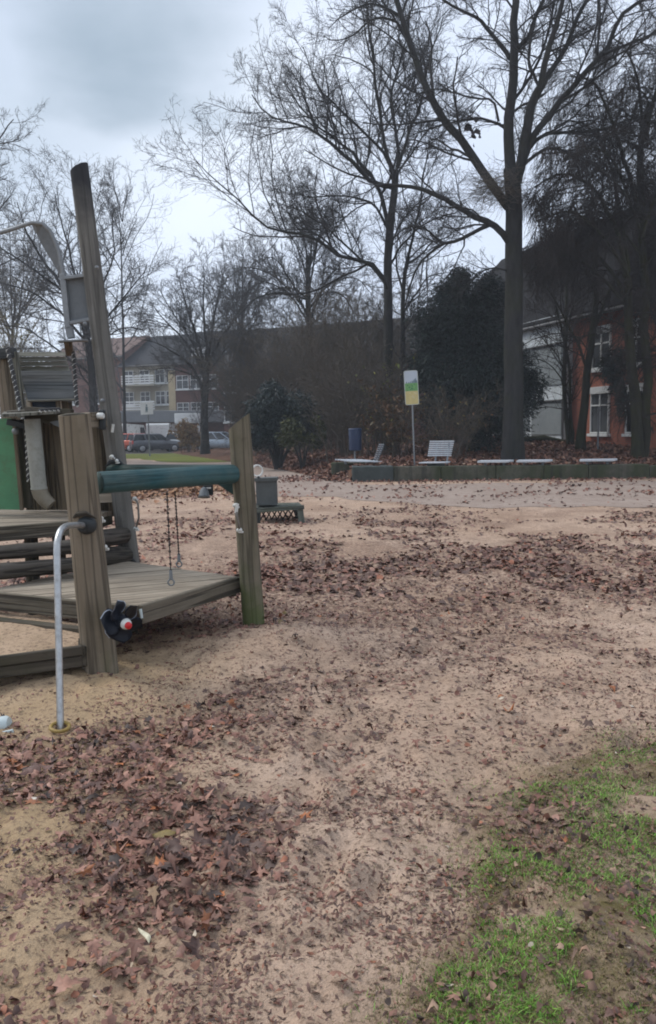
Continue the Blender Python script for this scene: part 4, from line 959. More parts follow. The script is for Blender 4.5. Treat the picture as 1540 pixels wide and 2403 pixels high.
# blue bin on a post
bc = P(834, 1058, 26.2); zb = bc.z; hgt = P(833, 1006, 26.2).z-zb; z0 = hz(bc.x, 26.4)
bn = thing('litter_bin', 'dark blue litter bin on a post above the side-on bench', 'litter bin', (bc.x, 26.2, z0))
m = MB(); m.lathe((bc.x, 26.2, zb), (0, 0, 1), [(0, .15), (.02, .185), (.1, .2), (hgt-.06, .215), (hgt, .2)], 20); bb = m.build('bin_body', BINB, bn)
m = MB(); m.lathe((bc.x, 26.2, zb), (0, 0, 1), [(.03, .205), (.09, .208)], 20); m.build('bottom_rim', BINB, bb)
m = MB(); m.lathe((bc.x, 26.2, zb+hgt-.05), (0, 0, 1), [(0, .222), (.045, .225), (.06, .19), (.07, .05)], 20); m.build('lid', BINB, bb)
m = MB(); m.tube([(bc.x, 26.45, z0-.2), (bc.x, 26.45, zb+hgt)], .03, 10); m.build('bin_post', BENCHG, bn)

# information sign
Ys = 24.2; b0 = P(974, 1094, Ys); zf = hz(b0.x, Ys)
sg = thing('info_sign', 'tall sign board with grey, green and yellow bands on a pole', 'sign', (b0.x, Ys, zf))
m = MB(); m.tube([(b0.x, Ys, zf-.3), P(968, 950, Ys)], .026, 12); m.build('sign_pole', GALV, sg)
def rr(x0, x1, y0, y1, r, Yd, tilt=0):
    out = []
    for cx, cy, a0 in ((x1-r, y0+r, 0), (x0+r, y0+r, 90), (x0+r, y1-r, 180), (x1-r, y1-r, 270)):
        for k in range(4): a = R(a0+30*k); px, py = cx+r*math.cos(a), cy-r*math.sin(a); out.append(P(px+(py-910)*.055, py-(px-965)*.06, Yd))
    return out
SGM = m_plain('sign_grey_sky', (.4, .45, .5), .5, 0, .08, 3); SGG = m_plain('sign_green_band', (.13, .3, .1), .5, 0, .25, 9); SGY = m_plain('sign_yellow_band', (.5, .42, .18), .5, 0, .12, 5); SGB = m_plain('sign_print_dark', (.12, .17, .2), .5); SGW = m_plain('sign_print_pale', (.62, .58, .42), .5)
m = MB(); m.prism(rr(949.5, 982, 869.5, 950, 4, Ys-.03), (0, .02, 0)); bd = m.build('sign_board', m_plain('sign_edge', (.42, .45, .42), .5), sg)
def band(name, x0, x1, y0, y1, mat, Yd=Ys-.0335, r=.5): m = MB(); m.prism(rr(x0, x1, y0, y1, r, Yd), (0, .003, 0)); return m.build(name, mat, bd)
band('sky_band', 951, 980.5, 871, 899, SGM, r=3); band('green_band', 951, 980.5, 899.2, 917.5, SGG); band('yellow_band', 951, 980.5, 917.8, 948.5, SGY, r=2)
m = MB()
def sp_(x, y, d=-.036): return P(x+(y-910)*.055, y-(x-965)*.06, Ys+d)
def flat(pts, mb, d=-.036): mb.prism([sp_(x, y, d) for x, y in pts], (0, .0015, 0))
for k, (x, h) in enumerate(((955, 3), (960, 2), (964, 3), (968, 4), (971, 6), (974, 8), (976.5, 10), (979, 5))): flat([(x-1.3, 899), (x+1.3, 899), (x+1, 899-h), (x, 899-h-1.6), (x-1, 899-h)], m)
m.build('skyline_print', SGB, bd)
m = MB(); SGD = m_plain('sign_print_green', (.05, .17, .07), .5)
for x, y, s in ((957, 904, 1.6), (961, 909, 2.2), (968, 906, 1.8), (967, 912, 2.6), (963, 914, 1.6), (973, 902, 1.6)): flat([(x+s*math.cos(a), y-s*math.sin(a)) for a in (0, .9, 1.8, 2.7, 3.6, 4.5, 5.4)], m)
m.build('tree_print', SGD, bd)
m = MB()
for x, y, l, s in ((960, 922.5, 4, .7), (970, 922, 8, .9), (973, 925, 5, .8), (966, 928, 4, .6), (965, 931, 7, .8), (968, 934, 5, .7)): flat([(x, y), (x+l, y+l*.25), (x+l, y+l*.25-s), (x, y-s)][::-1], m)
m.build('pale_print', SGW, bd)

# pedestrian sign by the car park
Yp = 50; p0 = P(352, 1062, Yp)
pg = thing('street_sign', 'square white sign with a dark figure on a grey post by the cars', 'sign', (p0.x, Yp, 0))
m = MB(); m.tube([(p0.x, Yp, -.2), P(346, 946, Yp)], .045, 10); m.build('sign_post', GALV, pg)
m = MB(); m.prism([P(331, 973.5, Yp-.07), P(360, 972, Yp-.07), P(358, 943, Yp-.07), P(329, 944.5, Yp-.07)], (0, .02, 0)); pl_ = m.build('sign_plate', FRAMEW, pg)
m = MB(); Yq = Yp-.074
def fl(pts): m.prism([P(x, y, Yq) for x, y in pts], (0, .003, 0))
fl([(344+2.3*math.cos(a), 951-2.3*math.sin(a)) for a in np.linspace(0, 5.6, 9)]); fl([(341.5, 954), (346.5, 954), (347.3, 961), (346, 968), (344.8, 968), (344, 962), (343, 968), (341.8, 968), (341.6, 961)][::-1]); m.build('figure', SGB, pl_)

# ------------------------------------------------------------------ houses
def quadwall(m, a, b, z0, z1, th, n):
    a, b = Vector((*a, 0)), Vector((*b, 0)); L = (b-a).length; d = (b-a)/L
    pts = [a+Vector((0, 0, z0)), b+Vector((0, 0, z0)), b+Vector((0, 0, z1)), a+Vector((0, 0, z1))]
    m.prism(pts, n*th, gr=[(0, z0, 0), (L, z0, 0), (L, z1, 0), (0, z1, 0)])
def facade_window(par, o, d, n, x, z, wd, ht, name='window', mull=1, trans=.65, sill=True, fm=None):
    """frame with its pane, sill and crossbars, in front of the wall; o origin, d along, n outwards"""
    fm = fm or FRAMEW; u = Vector((0, 0, 1)); c = o+d*x+u*z; t = .055; m = MB(); f = n*.03
    for s in (-1, 1): m.box(c+d*s*(wd/2-t/2)+f, (d, u, n), (t/2, ht/2, .05), .005)
    for s in (-1, 1): m.box(c+u*s*(ht/2-t/2)+f, (d, u, n), (wd/2-t, t/2, .05), .005)
    for k in range(mull): m.box(c+d*(-wd/2+wd*(k+1)/(mull+1))+f, (d, u, n), (t/2, ht/2-t, .042), .005)
    if trans: m.box(c+u*(ht*(trans-.5))+f, (d, u, n), (wd/2-t, t/2, .046), .005)
    wf = m.build(name, fm, par)
    m = MB(); m.box(c+n*.012, (d, u, n), (wd/2-t*.9, ht/2-t*.9, .008), .001); m.build('pane', GLASS, wf)
    if sill: m = MB(); m.box(c-u*(ht/2+.07)+n*.06, (d, u, n), (wd/2+.08, .055, .1), .01); m.build('sill', fm, wf)
    return wf
def gable_roof(par, a, b, ze, zr, dep, n, mat, over=.4, th=.18):
    a3, b3 = Vector((*a, 0)), Vector((*b, 0)); d = (b3-a3).normalized(); u = Vector((0, 0, 1)); a3 -= d*over; b3 += d*over; m = MB()
    sl = (zr-ze)/dep
    for s in (1, -1):
        e0 = (n*over if s == 1 else -n*(2*dep+over)); zz0 = ze-sl*over
        rid = -n*dep; q = [a3+e0+u*zz0, b3+e0+u*zz0, b3+rid+u*zr, a3+rid+u*zr]; m.prism(q, u*th)
    r = m.build('roof', mat, par)
    m = MB(); m.tube([a3+n*(over+.02)+u*(ze-sl*over+.02), b3+n*(over+.02)+u*(ze-sl*over+.02)], .08, 8); m.build('gutter', GUTT, r); return r
# far apartment rows: left cream house, dark brick house, long house behind the thicket, red house at the left
def house(name, label, xl, xr, Yl, Yr, pe, pr, wallm, roofm, basez=0, dep=5.5, winrows=(), wincols=(), sz=(1.2, 1.5), gable=None, fm=None, chim=()):
    a, b = P(xl, 1015, Yl), P(xr, 1015, Yr); A, B = (a.x, a.y), (b.x, b.y); d = (Vector((*B, 0))-Vector((*A, 0))).normalized(); n = Vector((d.y, -d.x, 0))
    xm, Ym = (xl+xr)/2, (Yl+Yr)/2; ze = P(xm, pe, Ym).z; zr = P(xm, pr, Ym+dep).z; L = (Vector((*B, 0))-Vector((*A, 0))).length
    t = thing(name, label, 'building', ((A[0]+B[0])/2, (A[1]+B[1])/2, 0)); m = MB(); quadwall(m, A, B, -.3, ze, .3, -n)
    A2, B2 = Vector((*A, 0))-n*2*dep, Vector((*B, 0))-n*2*dep
    for p, q, nn in ((A2, Vector((*A, 0)), -d), (B2, Vector((*B, 0)), d)):
        g = 0 if nn == d else 1; pts = [p+Vector((0, 0, -.3)), q+n*-.002+Vector((0, 0, -.3)), q+n*-.002+Vector((0, 0, ze)), (p+q)/2+Vector((0, 0, zr-.12)), p+Vector((0, 0, ze))]
        gr = [(0, 0, 0), (2*dep, 0, 0), (2*dep, ze, 0), (dep, zr, 0), (0, ze, 0)]; m.prism(pts, -nn*.3, gr=gr)
    wo_ = m.build('wall', gable or wallm, t) if gable is None else m.build('wall', wallm, t)
    r = gable_roof(t, A, B, ze, zr, dep, n, roofm)
    for x in chim:
        m = MB(); c = Vector((*A, 0))+d*L*x-n*dep*1.1; m.abox(c.x-.45, c.x+.45, c.y-.35, c.y+.35, zr-.9, zr+1.1, .02); m.build('chimney', BRICKD, r)
    o = Vector((*A, 0))
    for zr_ in winrows:
        for c in wincols: facade_window(t, o, d, n, c*L, zr_, *sz, fm=fm)
    return t, o, d, n, L, ze, zr
gh, go, gd, gn, gl, gze, gzr = house('apartment_house', 'cream apartment house with balconies and dark slate roof behind the car park', 296, 414, 80, 78, 853, 792, PLASTER, SLATE, winrows=(2.2, 4.9, 7.0), wincols=(.1, .42, .72, .93), sz=(1.1, 1.3), dep=5)
for z in (3.6, 6.1):
    for c in (.27, .58):
        m = MB(); p = go+gd*gl*c+gn*.7; m.box(p+Vector((0, 0, z)), (gd, gn, (0, 0, 1)), (.95, .7, .08), .01); bal = m.build('balcony', PLASTER, gh)
        m = MB()
        for k in range(4): m.box(p+gn*.68+Vector((0, 0, z+.2+.23*k)), (gd, (0, 0, 1), gn), (.95, .07, .02), .005)
        m.build('balcony_rail', FRAMEW, bal)
m = MB(); m.box(go+gd*gl*.965+gn*.09+Vector((0, 0, gze/2-.2)), (gd, gn, (0, 0, 1)), (.42, .08, gze/2-.6), .01); m.build('pale_pilaster', m_plain('yellow_cream_plaster', (.48, .4, .26), .85, 0, .12, 2), gh)
for x, z in ((.32, 1.), (.8, 1.9)):
    m = MB(); m.box(go+gd*gl*x-gn*(2.3+.2*z)+Vector((0, 0, gze+1.2)), (gd, gn, (0, 0, 1)), (.3, .05, .35), .01); m.build('skylight', FRAMEW, gh)
bh, bo_, bd_, bn_, bl_, bze, bzr = house('brick_house', 'dark brick house with slate roof and dormers behind the bare round tree', 415, 526, 77.5, 76, 848, 782, BRICKD, SLATE, winrows=(3.7, 6.3), wincols=(.16, .45, .78), sz=(1.3, 1.3), dep=5)
for c in (.4, .62):
    cpt = bo_+bd_*bl_*c-bn_*1.5+Vector((0, 0, bze+.9)); m = MB(); m.box(cpt, (bd_, bn_, (0, 0, 1)), (.7, .9, .8), .02); dm = m.build('dormer', SLATE, bh); facade_window(dm, bo_*1, bd_, bn_, 0, 0, .8, .9, sill=False) if 0 else None
    m = MB(); m.box(cpt+bn_*.93, (bd_, (0, 0, 1), bn_), (.45, .5, .03), .01); m.build('dormer_window', FRAMEW, dm)
lh, lo_, ld_, ln_, ll_, lze, lzr = house('long_house', 'long brick house with dark roof hidden behind the thicket', 527, 1010, 66, 58, 850, 764, BRICKD, m_plain('grey_brown_roof', (.062, .06, .062), .9, 0, .3, 2.5, spec=.1, dirt=(.09, .087, .085)), winrows=(3.0, 5.4), wincols=(.04, .13, .22, .32, .42, .55, .7), sz=(1.3, 1.4), dep=4.5)
house('red_house', 'red brick house with tiled roof between the hut and the tall pole', 128, 292, 84, 80, 838, 800, m_brick('pale_red_brick', (.2, .1, .08), (.17, .085, .07), (.16, .12, .1)), TILE, winrows=(2.5, 5.2), wincols=(.3, .7), sz=(1.2, 1.4), dep=4)
# low garage row with a flat roof edge
a, b = P(285, 1015, 73), P(600, 1015, 70); gar = thing('garage_row', 'low brick garages with a wide grey flat roof edge behind the cars', 'garages', ((a.x+b.x)/2, 71, 0))
m = MB(); quadwall(m, (a.x, a.y), (b.x, b.y), -.2, P(440, 990, 72).z, 3, Vector((0, 1, 0))); m.build('wall', BRICKD, gar)
m = MB(); zz1, zz2 = P(440, 991, 72).z, P(440, 964, 72).z; m.box(((a.x+b.x)/2, 71.5+1.2, (zz1+zz2)/2), ((b-a).normalized(), (0, 1, 0), (0, 0, 1)), (abs(b.x-a.x)/2+.3, 2.2, (zz2-zz1)/2), .03); m.build('roof', CANOPY, gar)
m = MB(); c = P(440, 985, 69); m.abox(c.x-1.1, c.x+1.1, 68.9, 69.3, c.z-.3, c.z+.55, .03); pc_ = m.build('white_porch', FRAMEW, gar)
for s in (-.95, .95): m = MB(); m.abox(c.x+s-.1, c.x+s+.1, 69.0, 69.2, -.1, c.z-.3, .02); m.build('porch_post', FRAMEW, gar)

# orange brick building on the right, its long side running towards us
A = Vector((6.0, 46.7, 0)); B = Vector((12.9, 24.8, 0)); d = (B-A).normalized(); n = Vector((d.y, -d.x, 0)); ZB = .5; ZE, ZR = 6.35, 11.4
rb_ = thing('school_building', 'orange brick building with white grey stair bay and steep dark roof at the right', 'building', (9.5, 36, 0))
def along(px):           # distance along the facade seen at this column
    r = ray(px, 1000); k = (r.x/r.y); t = (k*A.y-A.x)/(d.x-k*d.y); return t
sW0, sW1 = along(1238), along(1341); L = (B-A).length; m = MB()
for s0, s1 in ((0, sW0), (sW1, L)): p, q = A+d*s0, A+d*s1; quadwall(m, (p.x, p.y), (q.x, q.y), ZB-1, ZE, .35, -n)
m.build('brick_wall', BRICKO, rb_)
p, q = A+d*sW0+n*.35, A+d*sW1+n*.35; m = MB(); quadwall(m, (p.x, p.y), (q.x, q.y), ZB-1, ZE-.15, .8, -n); bay = m.build('stair_bay', GREYW, rb_)
for (x0, x1, y0, y1) in ((1262, 1334, 812, 905), (1265, 1336, 943, 1020), (1244, 1258, 820, 1010)):
    s0, s1 = along(x0), along(x1); Ym = (A+d*(s0+s1)/2).y-.3; z1, z0 = P(1300, y0, Ym).z, P(1300, y1, Ym).z
    m = MB(); m.box(A+d*(s0+s1)/2+n*.37+Vector((0, 0, (z0+z1)/2)), (d, n, (0, 0, 1)), ((s1-s0)/2, .03, (z1-z0)/2), .01); pn = m.build('bay_panel', GREYW2, bay)
    m = MB(); m.box(A+d*(s0+s1)/2+n*.42+Vector((0, 0, z1+.04)), (d, n, (0, 0, 1)), ((s1-s0)/2+.05, .06, .035), .01); m.build('panel_sill', GUTT, pn)
for (x0, x1) in ((1388, 1431), (1470, 1512), (1105, 1150), (1160, 1200)):
    s0, s1 = along(x0), along(x1); Ym = (A+d*(s0+s1)/2).y
    for (y0, y1) in ((775, 865), (917, 1017)):
        z1, z0 = P(1410, y0, along and (A+d*(along(1388)+along(1431))/2).y).z, P(1410, y1, (A+d*(along(1388)+along(1431))/2).y).z
        f = facade_window(rb_, A, d, n, (s0+s1)/2, (z0+z1)/2, (s1-s0), z1-z0, mull=1, trans=.66)
        m = MB(); m.box(A+d*(s0+s1)/2+n*.08+Vector((0, 0, z1+.02)), (d, n, (0, 0, 1)), ((s1-s0)/2+.04, .06, .14), .01); m.build('blind_box', FRAMEW, f)
r = gable_roof(rb_, (A.x, A.y), (B.x, B.y), ZE, ZR, 5.0, n, DARKR, .5)
m = MB(); m.tube([A+d*sW1+n*.42+Vector((0, 0, ZB-.5)), A+d*sW1+n*.42+Vector((0, 0, ZE))], .05, 8); m.build('downpipe', GUTT, rb_)
for nn, p in ((-d, A), (d, B)):
    m = MB(); q0_, q1_ = p, p-n*10; m.prism([q0_+Vector((0, 0, -1)), q1_+Vector((0, 0, -1)), q1_+Vector((0, 0, ZE)), (q0_+q1_)/2+Vector((0, 0, ZR-.1)), q0_+Vector((0, 0, ZE))], -nn*.3, gr=[(0, 0, 0), (10, 0, 0), (10, ZE, 0), (5, ZR, 0), (0, ZE, 0)]); m.build('gable_wall', BRICKO, rb_)
m = MB(); c = P(1405, 985, 28.5); zb_ = hz(c.x, 28.5); m.tube([(c.x, 28.5, zb_-.3), P(1405, 955, 28.5)], .035, 8); m.top('grey_post', GALV, 'thin grey post standing before the lower brick wall window', 'post')
m = MB(); c = P(1275, 1032, 32.5); m.tube([(c.x-1.3, 32.6, hz(c.x-1.3, 32.6)+.12), (c.x, 32.4, hz(c.x, 32.4)+.2), (c.x+.8, 32.2, hz(c.x+.8, 32.2)+.05)], [.1, .13, .08], 10, wob=.1); m.top('fallen_log', BARKG, 'dark mossy log lying at the foot of the white grey bay', 'log')

# ------------------------------------------------------------------ parked cars
def car(name, label, x, y, yaw, paint, Lc=4.2, H=1.48, W=1.74, estate=True, tail=None):
    t = thing(name, label, 'car', (x, y, 0), 'cars parked beyond the lawn'); ca, sa = math.cos(yaw), math.sin(yaw)
    T = lambda p: Vector((x+ca*p[0]-sa*p[1], y+sa*p[0]+ca*p[1], p[2]))
    # rows: x along (front +), half width, z of sill, z of the waist; loft
    st = [(-.5, .80, .42, .78), (-.485, .93, .3, .9), (-.38, 1, .26, .95), (-.1, 1, .24, .93), (.2, 1, .24, .92), (.32, .98, .26, .88), (.44, .92, .3, .78), (.49, .82, .36, .66), (.5, .7, .42, .58)]
    vs = []; m = MB(); K = 10
    for a, wf, z0, z1 in st:
        h = W/2*wf
        for yy, zz in ((-h*.9, z0), (-h, z0+.08), (-h*1.0, (z0+z1)/2), (-h*.96, z1-.05), (-h*.86, z1), (h*.86, z1), (h*.96, z1-.05), (h, (z0+z1)/2), (h, z0+.08), (h*.9, z0)): vs.append(T((a*Lc, yy, zz)))
    F = [(i*K+k, (i+1)*K+k, (i+1)*K+(k+1) % K, i*K+(k+1) % K) for i in range(len(st)-1) for k in range(K)]
    m.add(vs, F, None, None, True); m.add(vs[:K], [tuple(range(K))]); m.add(vs[-K:], [tuple(range(K))[::-1]]); body = m.build('body', paint, t)
    xb, xr0, xr1, xf = (-.485, -.42, .02, .24) if estate else (-.42, -.25, .0, .24)
    def cab(z, k): 
        f = (z-.88)/(H-.88); return [((xb+(xr0-xb)*f)*Lc, W/2*(.9-.16*f)*k), ((xf+(xr1-xf)*f)*Lc, W/2*(.9-.16*f)*k)]
    m = MB(); g0, g1 = cab(.87, 1), cab(H-.06, 1); lo = [(g0[0][0], -g0[0][1]), (g0[1][0], -g0[1][1]), (g0[1][0], g0[1][1]), (g0[0][0], g0[0][1])]; hi = [(g1[0][0], -g1[0][1]), (g1[1][0], -g1[1][1]), (g1[1][0], g1[1][1]), (g1[0][0], g1[0][1])]
    v = [T((*p, .87)) for p in lo]+[T((*p, H-.06)) for p in hi]; m.add(v, [(0, 1, 5, 4), (1, 2, 6, 5), (2, 3, 7, 6), (3, 0, 4, 7)]); m.build('windows', GLASS, t)
    m = MB(); top = [T((p[0]*1.0, p[1]*1.0, H-.06)) for p in hi]; tp2 = [T((p[0]*.93, p[1]*.9, H)) for p in hi]
    m.add(top+tp2, [(0, 1, 5, 4), (1, 2, 6, 5), (2, 3, 7, 6), (3, 0, 4, 7), (4, 5, 6, 7)], None, None, True); roof = m.build('roof', paint, t)
    m = MB()
    for s in (-1, 1):
        for q in (0, .36, .68, 1):
            p0 = T((g0[0][0]+(g0[1][0]-g0[0][0])*q, s*(g0[0][1]+.01), .86)); p1 = T((g1[0][0]+(g1[1][0]-g1[0][0])*q, s*(g1[0][1]+.01), H-.05)); m.bar(p0, p1, .07, .03, (0, 1, 0))
    m.build('pillars', paint, roof)
    for a in (-.31, .31):
        for s in (-1, 1):
            c = T((a*Lc, s*(W/2-.1), .31)); ax = Vector((-sa*s, ca*s, 0)); m = MB(); m.lathe(c, ax, [(-.1, .25), (-.09, .31), (.09, .31), (.115, .27), (.116, .19)], 18); wh = m.build('wheel', TYRE, t)
            m = MB(); m.lathe(c+ax*.118, ax, [(0, .2), (.012, .19), (.006, .05)], 14); m.build('rim', RIM, wh)
    for s in (-1, 1):
        m = MB(); c = T((-.487*Lc, s*W*.4, .78)); m.box(c, ((ca, sa, 0), (-sa, ca, 0), (0, 0, 1)), (.05, .12, .13), .02); m.build('tail_lamp', LAMPR, t)
        m = MB(); c = T((.465*Lc, s*W*.33, .66)); m.box(c, ((ca, sa, 0), (-sa, ca, 0), (0, 0, 1)), (.09, .16, .07), .03); m.build('headlight', LAMPW, t)
    for s in (-1, 1): m = MB(); c = T((.16*Lc, s*(W/2+.06), .95)); m.box(c, ((ca, sa, 0), (-sa, ca, 0), (0, 0, 1)), (.07, .09, .06), .02); m.build('mirror', paint, body)
    return t
c = P(367, 1045, 60.5); car('parked_car', 'dark grey estate car parked right of the red car', c.x, 60.5, R(24), C_GREY, 3.9, 1.42)
c = P(291, 1045, 61.5); car('parked_car', 'red orange car half hidden behind the tall pole', c.x, 61.5, R(155), C_RED, 4.0, 1.45)
c = P(449, 1045, 63); car('parked_car', 'white car parked behind the tan shrub', c.x, 63, R(10), C_WHITE, 4.3, 1.5)
c = P(520, 1045, 61.5); car('parked_car', 'pale silver blue car right of the bare round tree trunk', c.x, 61.5, R(-15), C_BLUE, 4.3, 1.5)
def van(label, x, y, yaw):
    t = thing('parked_van', label, 'van', (x, y, 0), 'vans parked at the back'); ca, sa = math.cos(yaw), math.sin(yaw); T = lambda a, b, z: Vector((x+ca*a-sa*b, y+sa*a+ca*b, z)); m = MB()
    m.prism([T(-2.4, -.95, .4), T(2.5, -.95, .4), T(2.5, -.95, 1.05), T(1.9, -.95, 1.25), T(1.3, -.95, 2.15), T(-2.3, -.95, 2.25), T(-2.4, -.95, 2.1)], T(0, .95*2, 0)-T(0, 0, 0)); m.build('body', C_WHITE, t)
    m = MB(); m.prism([T(1.85, -.8, 1.32), T(1.85, .8, 1.32), T(1.42, .75, 2.0), T(1.42, -.75, 2.0)], Vector((ca*.06, sa*.06, .02))); m.build('windscreen', GLASS, t)
    m = MB(); m.prism([T(.5, -.96, 1.3), T(1.7, -.96, 1.3), T(1.25, -.96, 1.95), T(.5, -.96, 1.95)], (sa*.015, -ca*.015, 0)); m.build('side_window', GLASS, t)
    for a in (-1.5, 1.6):
        for s in (-1, 1):
            ax = Vector((-sa*s, ca*s, 0)); m = MB(); m.lathe(T(a, s*.86, .34), ax, [(-.1, .3), (-.09, .34), (.09, .34), (.12, .3), (.122, .2)], 18); wh = m.build('wheel', TYRE, t); m = MB(); m.lathe(T(a, s*.86, .34)+ax*.124, ax, [(0, .21), (.01, .2), (.005, .05)], 12); m.build('rim', RIM, wh)
c = P(300, 1040, 67); van('white van seen just right of the tall pole behind the red car', c.x, 67, R(80))
c = P(391, 1040, 67); van('white van standing behind the dark grey estate car', c.x, 67, R(85))
# ------------------------------------------------------------------ trees
def resample(pts, n):
    pts = np.array(pts, float); 
    if len(pts) > 2:           # smooth through the points
        q = np.vstack([2*pts[0]-pts[1], pts, 2*pts[-1]-pts[-2]]); out = []
        for i in range(1, len(q)-2):
            for t in np.linspace(0, 1, 6, endpoint=False):
                p0, p1, p2, p3 = q[i-1], q[i], q[i+1], q[i+2]
                out.append(.5*(2*p1+(p2-p0)*t+(2*p0-5*p1+4*p2-p3)*t*t+(3*p1-p0-3*p2+p3)*t**3))
        out.append(pts[-1]); pts = np.array(out)
    s = np.concatenate([[0], np.cumsum(np.linalg.norm(np.diff(pts[:, :3], axis=0), axis=1))]); u = np.linspace(0, s[-1], n)
    return np.stack([np.interp(u, s, pts[:, k]) for k in range(pts.shape[1])], 1)
def tubes(Pn, Rn, sides):
    """Pn [N,n,3], Rn [N,n] -> verts, quads"""
    N, n, _ = Pn.shape
    if N == 0: return np.zeros((0, 3)), np.zeros((0, 4), int)
    t = np.gradient(Pn, axis=1); t /= np.linalg.norm(t, axis=2, keepdims=True)+1e-9
    m = t.mean(1); ref = np.where((np.abs(m[:, 2]) > .8*np.linalg.norm(m, axis=1))[:, None], np.array([1., 0, 0]), np.array([0, 0, 1.]))
    u = np.cross(t, ref[:, None]); u /= np.linalg.norm(u, axis=2, keepdims=True)+1e-9; w_ = np.cross(t, u)
    a = 2*PI*np.arange(sides)/sides; ring = u[:, :, None]*np.cos(a)[None, None, :, None]+w_[:, :, None]*np.sin(a)[None, None, :, None]
    V = (Pn[:, :, None]+ring*Rn[:, :, None, None]).reshape(-1, 3)
    i = np.arange(n-1)[:, None]*sides+np.arange(sides)[None]; j = np.arange(n-1)[:, None]*sides+(np.arange(sides)[None]+1) % sides
    f = np.stack([i, j, j+sides, i+sides], -1).reshape(-1, 4); F = (f[None]+(np.arange(N)*n*sides)[:, None, None]).reshape(-1, 4)
    return V, F
class Mesh:
    def __init__(s): s.V = []; s.F = []; s.n = 0
    def add(s, VF):
        V, F = VF; s.V.append(V); s.F.append(F+s.n); s.n += len(V)
    def build(s, name, mat, parent):
        if not s.n: return
        return np_obj(name, np.concatenate(s.V)-np.array(ORG[parent]), np.concatenate(s.F), mat, parent, smooth=True)
def spawn(PP, RR, m, t0, t1, ang, lf, rf, npts, wander, trop, rmin, lmin=.15, lcap=None, lj=.35, bias=None, tipfall=.45):
    """children of every polyline in PP; returns points and radii"""
    N, n, _ = PP.shape
    if N == 0: return np.zeros((0, npts, 3)), np.zeros((0, npts))
    Ls = np.linalg.norm(np.diff(PP, axis=1), axis=2).sum(1)
    t = (np.arange(m)[None]+rng.random((N, m)))/m*(t1-t0)+t0
    x = t*(n-1); i = np.minimum(x.astype(int), n-2); f = x-i; rows = np.arange(N)[:, None]
    p = PP[rows, i]*(1-f)[..., None]+PP[rows, i+1]*f[..., None]; tg = PP[rows, i+1]-PP[rows, i]; tg /= np.linalg.norm(tg, axis=2, keepdims=True)+1e-9
    rp = RR[rows, i]*(1-f)+RR[rows, i+1]*f
    L = Ls[:, None]*lf*(1-tipfall*t)*rng.uniform(1-lj, 1+lj, (N, m))
    if lcap: L = np.minimum(L, lcap*rng.uniform(.6, 1.1, (N, m)))
    rv = rng.normal(0, 1, (N, m, 3)); rv -= tg*(rv*tg).sum(2, keepdims=True); rv /= np.linalg.norm(rv, axis=2, keepdims=True)+1e-9
    a = np.radians(rng.uniform(*ang, (N, m)))[..., None]; d = tg*np.cos(a)+rv*np.sin(a)
    if bias is not None: d = d+np.array(bias)
    p = p.reshape(-1, 3); d = d.reshape(-1, 3); L = L.ravel(); r0 = np.minimum(rp.ravel()*rf*rng.uniform(.75, 1.1, N*m), np.maximum(L*.015, rmin))
    k = (L > lmin); p, d, L, r0 = p[k], d[k], L[k], np.maximum(r0[k], rmin)
    out = np.zeros((len(p), npts, 3)); out[:, 0] = p; st = L/(npts-1)
    for q in range(1, npts):
        d = d+rng.normal(0, wander, d.shape)+np.array(trop)*(1 if np.ndim(trop) else 1); d /= np.linalg.norm(d, axis=1, keepdims=True)+1e-9
        out[:, q] = out[:, q-1]+d*st[:, None]
    rr = r0[:, None]*np.linspace(1, .45, npts)[None]; return out, np.maximum(rr, rmin*.7)
def tree(name, label, limbs, levels, trunk_n=1, group=None, bark=None, twig=None, cat='tree', lim_n=14, base=None, limbseed=(.18, 1), twigr=.005, extra=None, sc_=1.0):
    """limbs: list of (points (px,py,Y), r0, r1); the first trunk_n make up the trunk.
       levels: list of dicts for spawn; every level branches off the one before (the first off limbs)"""
    bark = bark or BARK; twig = twig or TWIG
    W = []
    for i_l, (pts, r0, r1) in enumerate(limbs):
        q = np.array([P(*p) for p in pts]); q = np.array([np.array(v) for v in q])
        pr = resample(q, lim_n); sg_ = np.linalg.norm(pr[-1]-pr[0])/lim_n; wz = np.cumsum(rng.normal(0, .075*sg_, pr.shape), 0); pr = pr+(wz-np.linspace(0, 1, lim_n)[:, None]*wz[-1])*(i_l > 0 or .35); rr = np.linspace(r0, r1, lim_n); W.append((pr, rr))
    b = W[0][0][0]; o = thing(name, label, cat, (b[0], b[1], max(0., float(b[2]))), group)
    tk, cr = Mesh(), Mesh()
    for i, (p, r) in enumerate(W):
        if i == 0:
            r = r.copy(); r[0] *= 1.3; r[1] *= 1.08; p = p.copy(); p[0, 2] -= .3
        tk.add(tubes(p[None], r[None], 14 if r[0] > .1 else 8))
    LP = np.stack([w_[0] for w_ in W[trunk_n-0 if trunk_n and len(W) > trunk_n else 0:]]+([w_[0] for w_ in W[:trunk_n]] if limbseed[0] >= 0 and len(W) > trunk_n else [])); LR = np.stack([w_[1] for w_ in W[trunk_n if len(W) > trunk_n else 0:]]+([w_[1] for w_ in W[:trunk_n]] if limbseed[0] >= 0 and len(W) > trunk_n else []))
    PP, RR = LP, LR; tot = 0
    for li, kw in enumerate(levels):
        kw = dict(kw); sides = kw.pop('sides', 4 if li < 2 else 3); keep = kw.pop('from_all', False)
        C, CR = spawn(PP, RR, **kw); cr.add(tubes(C, CR, sides)); tot += len(C)
        if keep and li: 
            pass
        PP, RR = C, CR
    tk.build('trunk', bark, o); cr.build('crown', twig, o)
    if extra: extra(o, PP)
    print('tree', name, tot); return o, PP

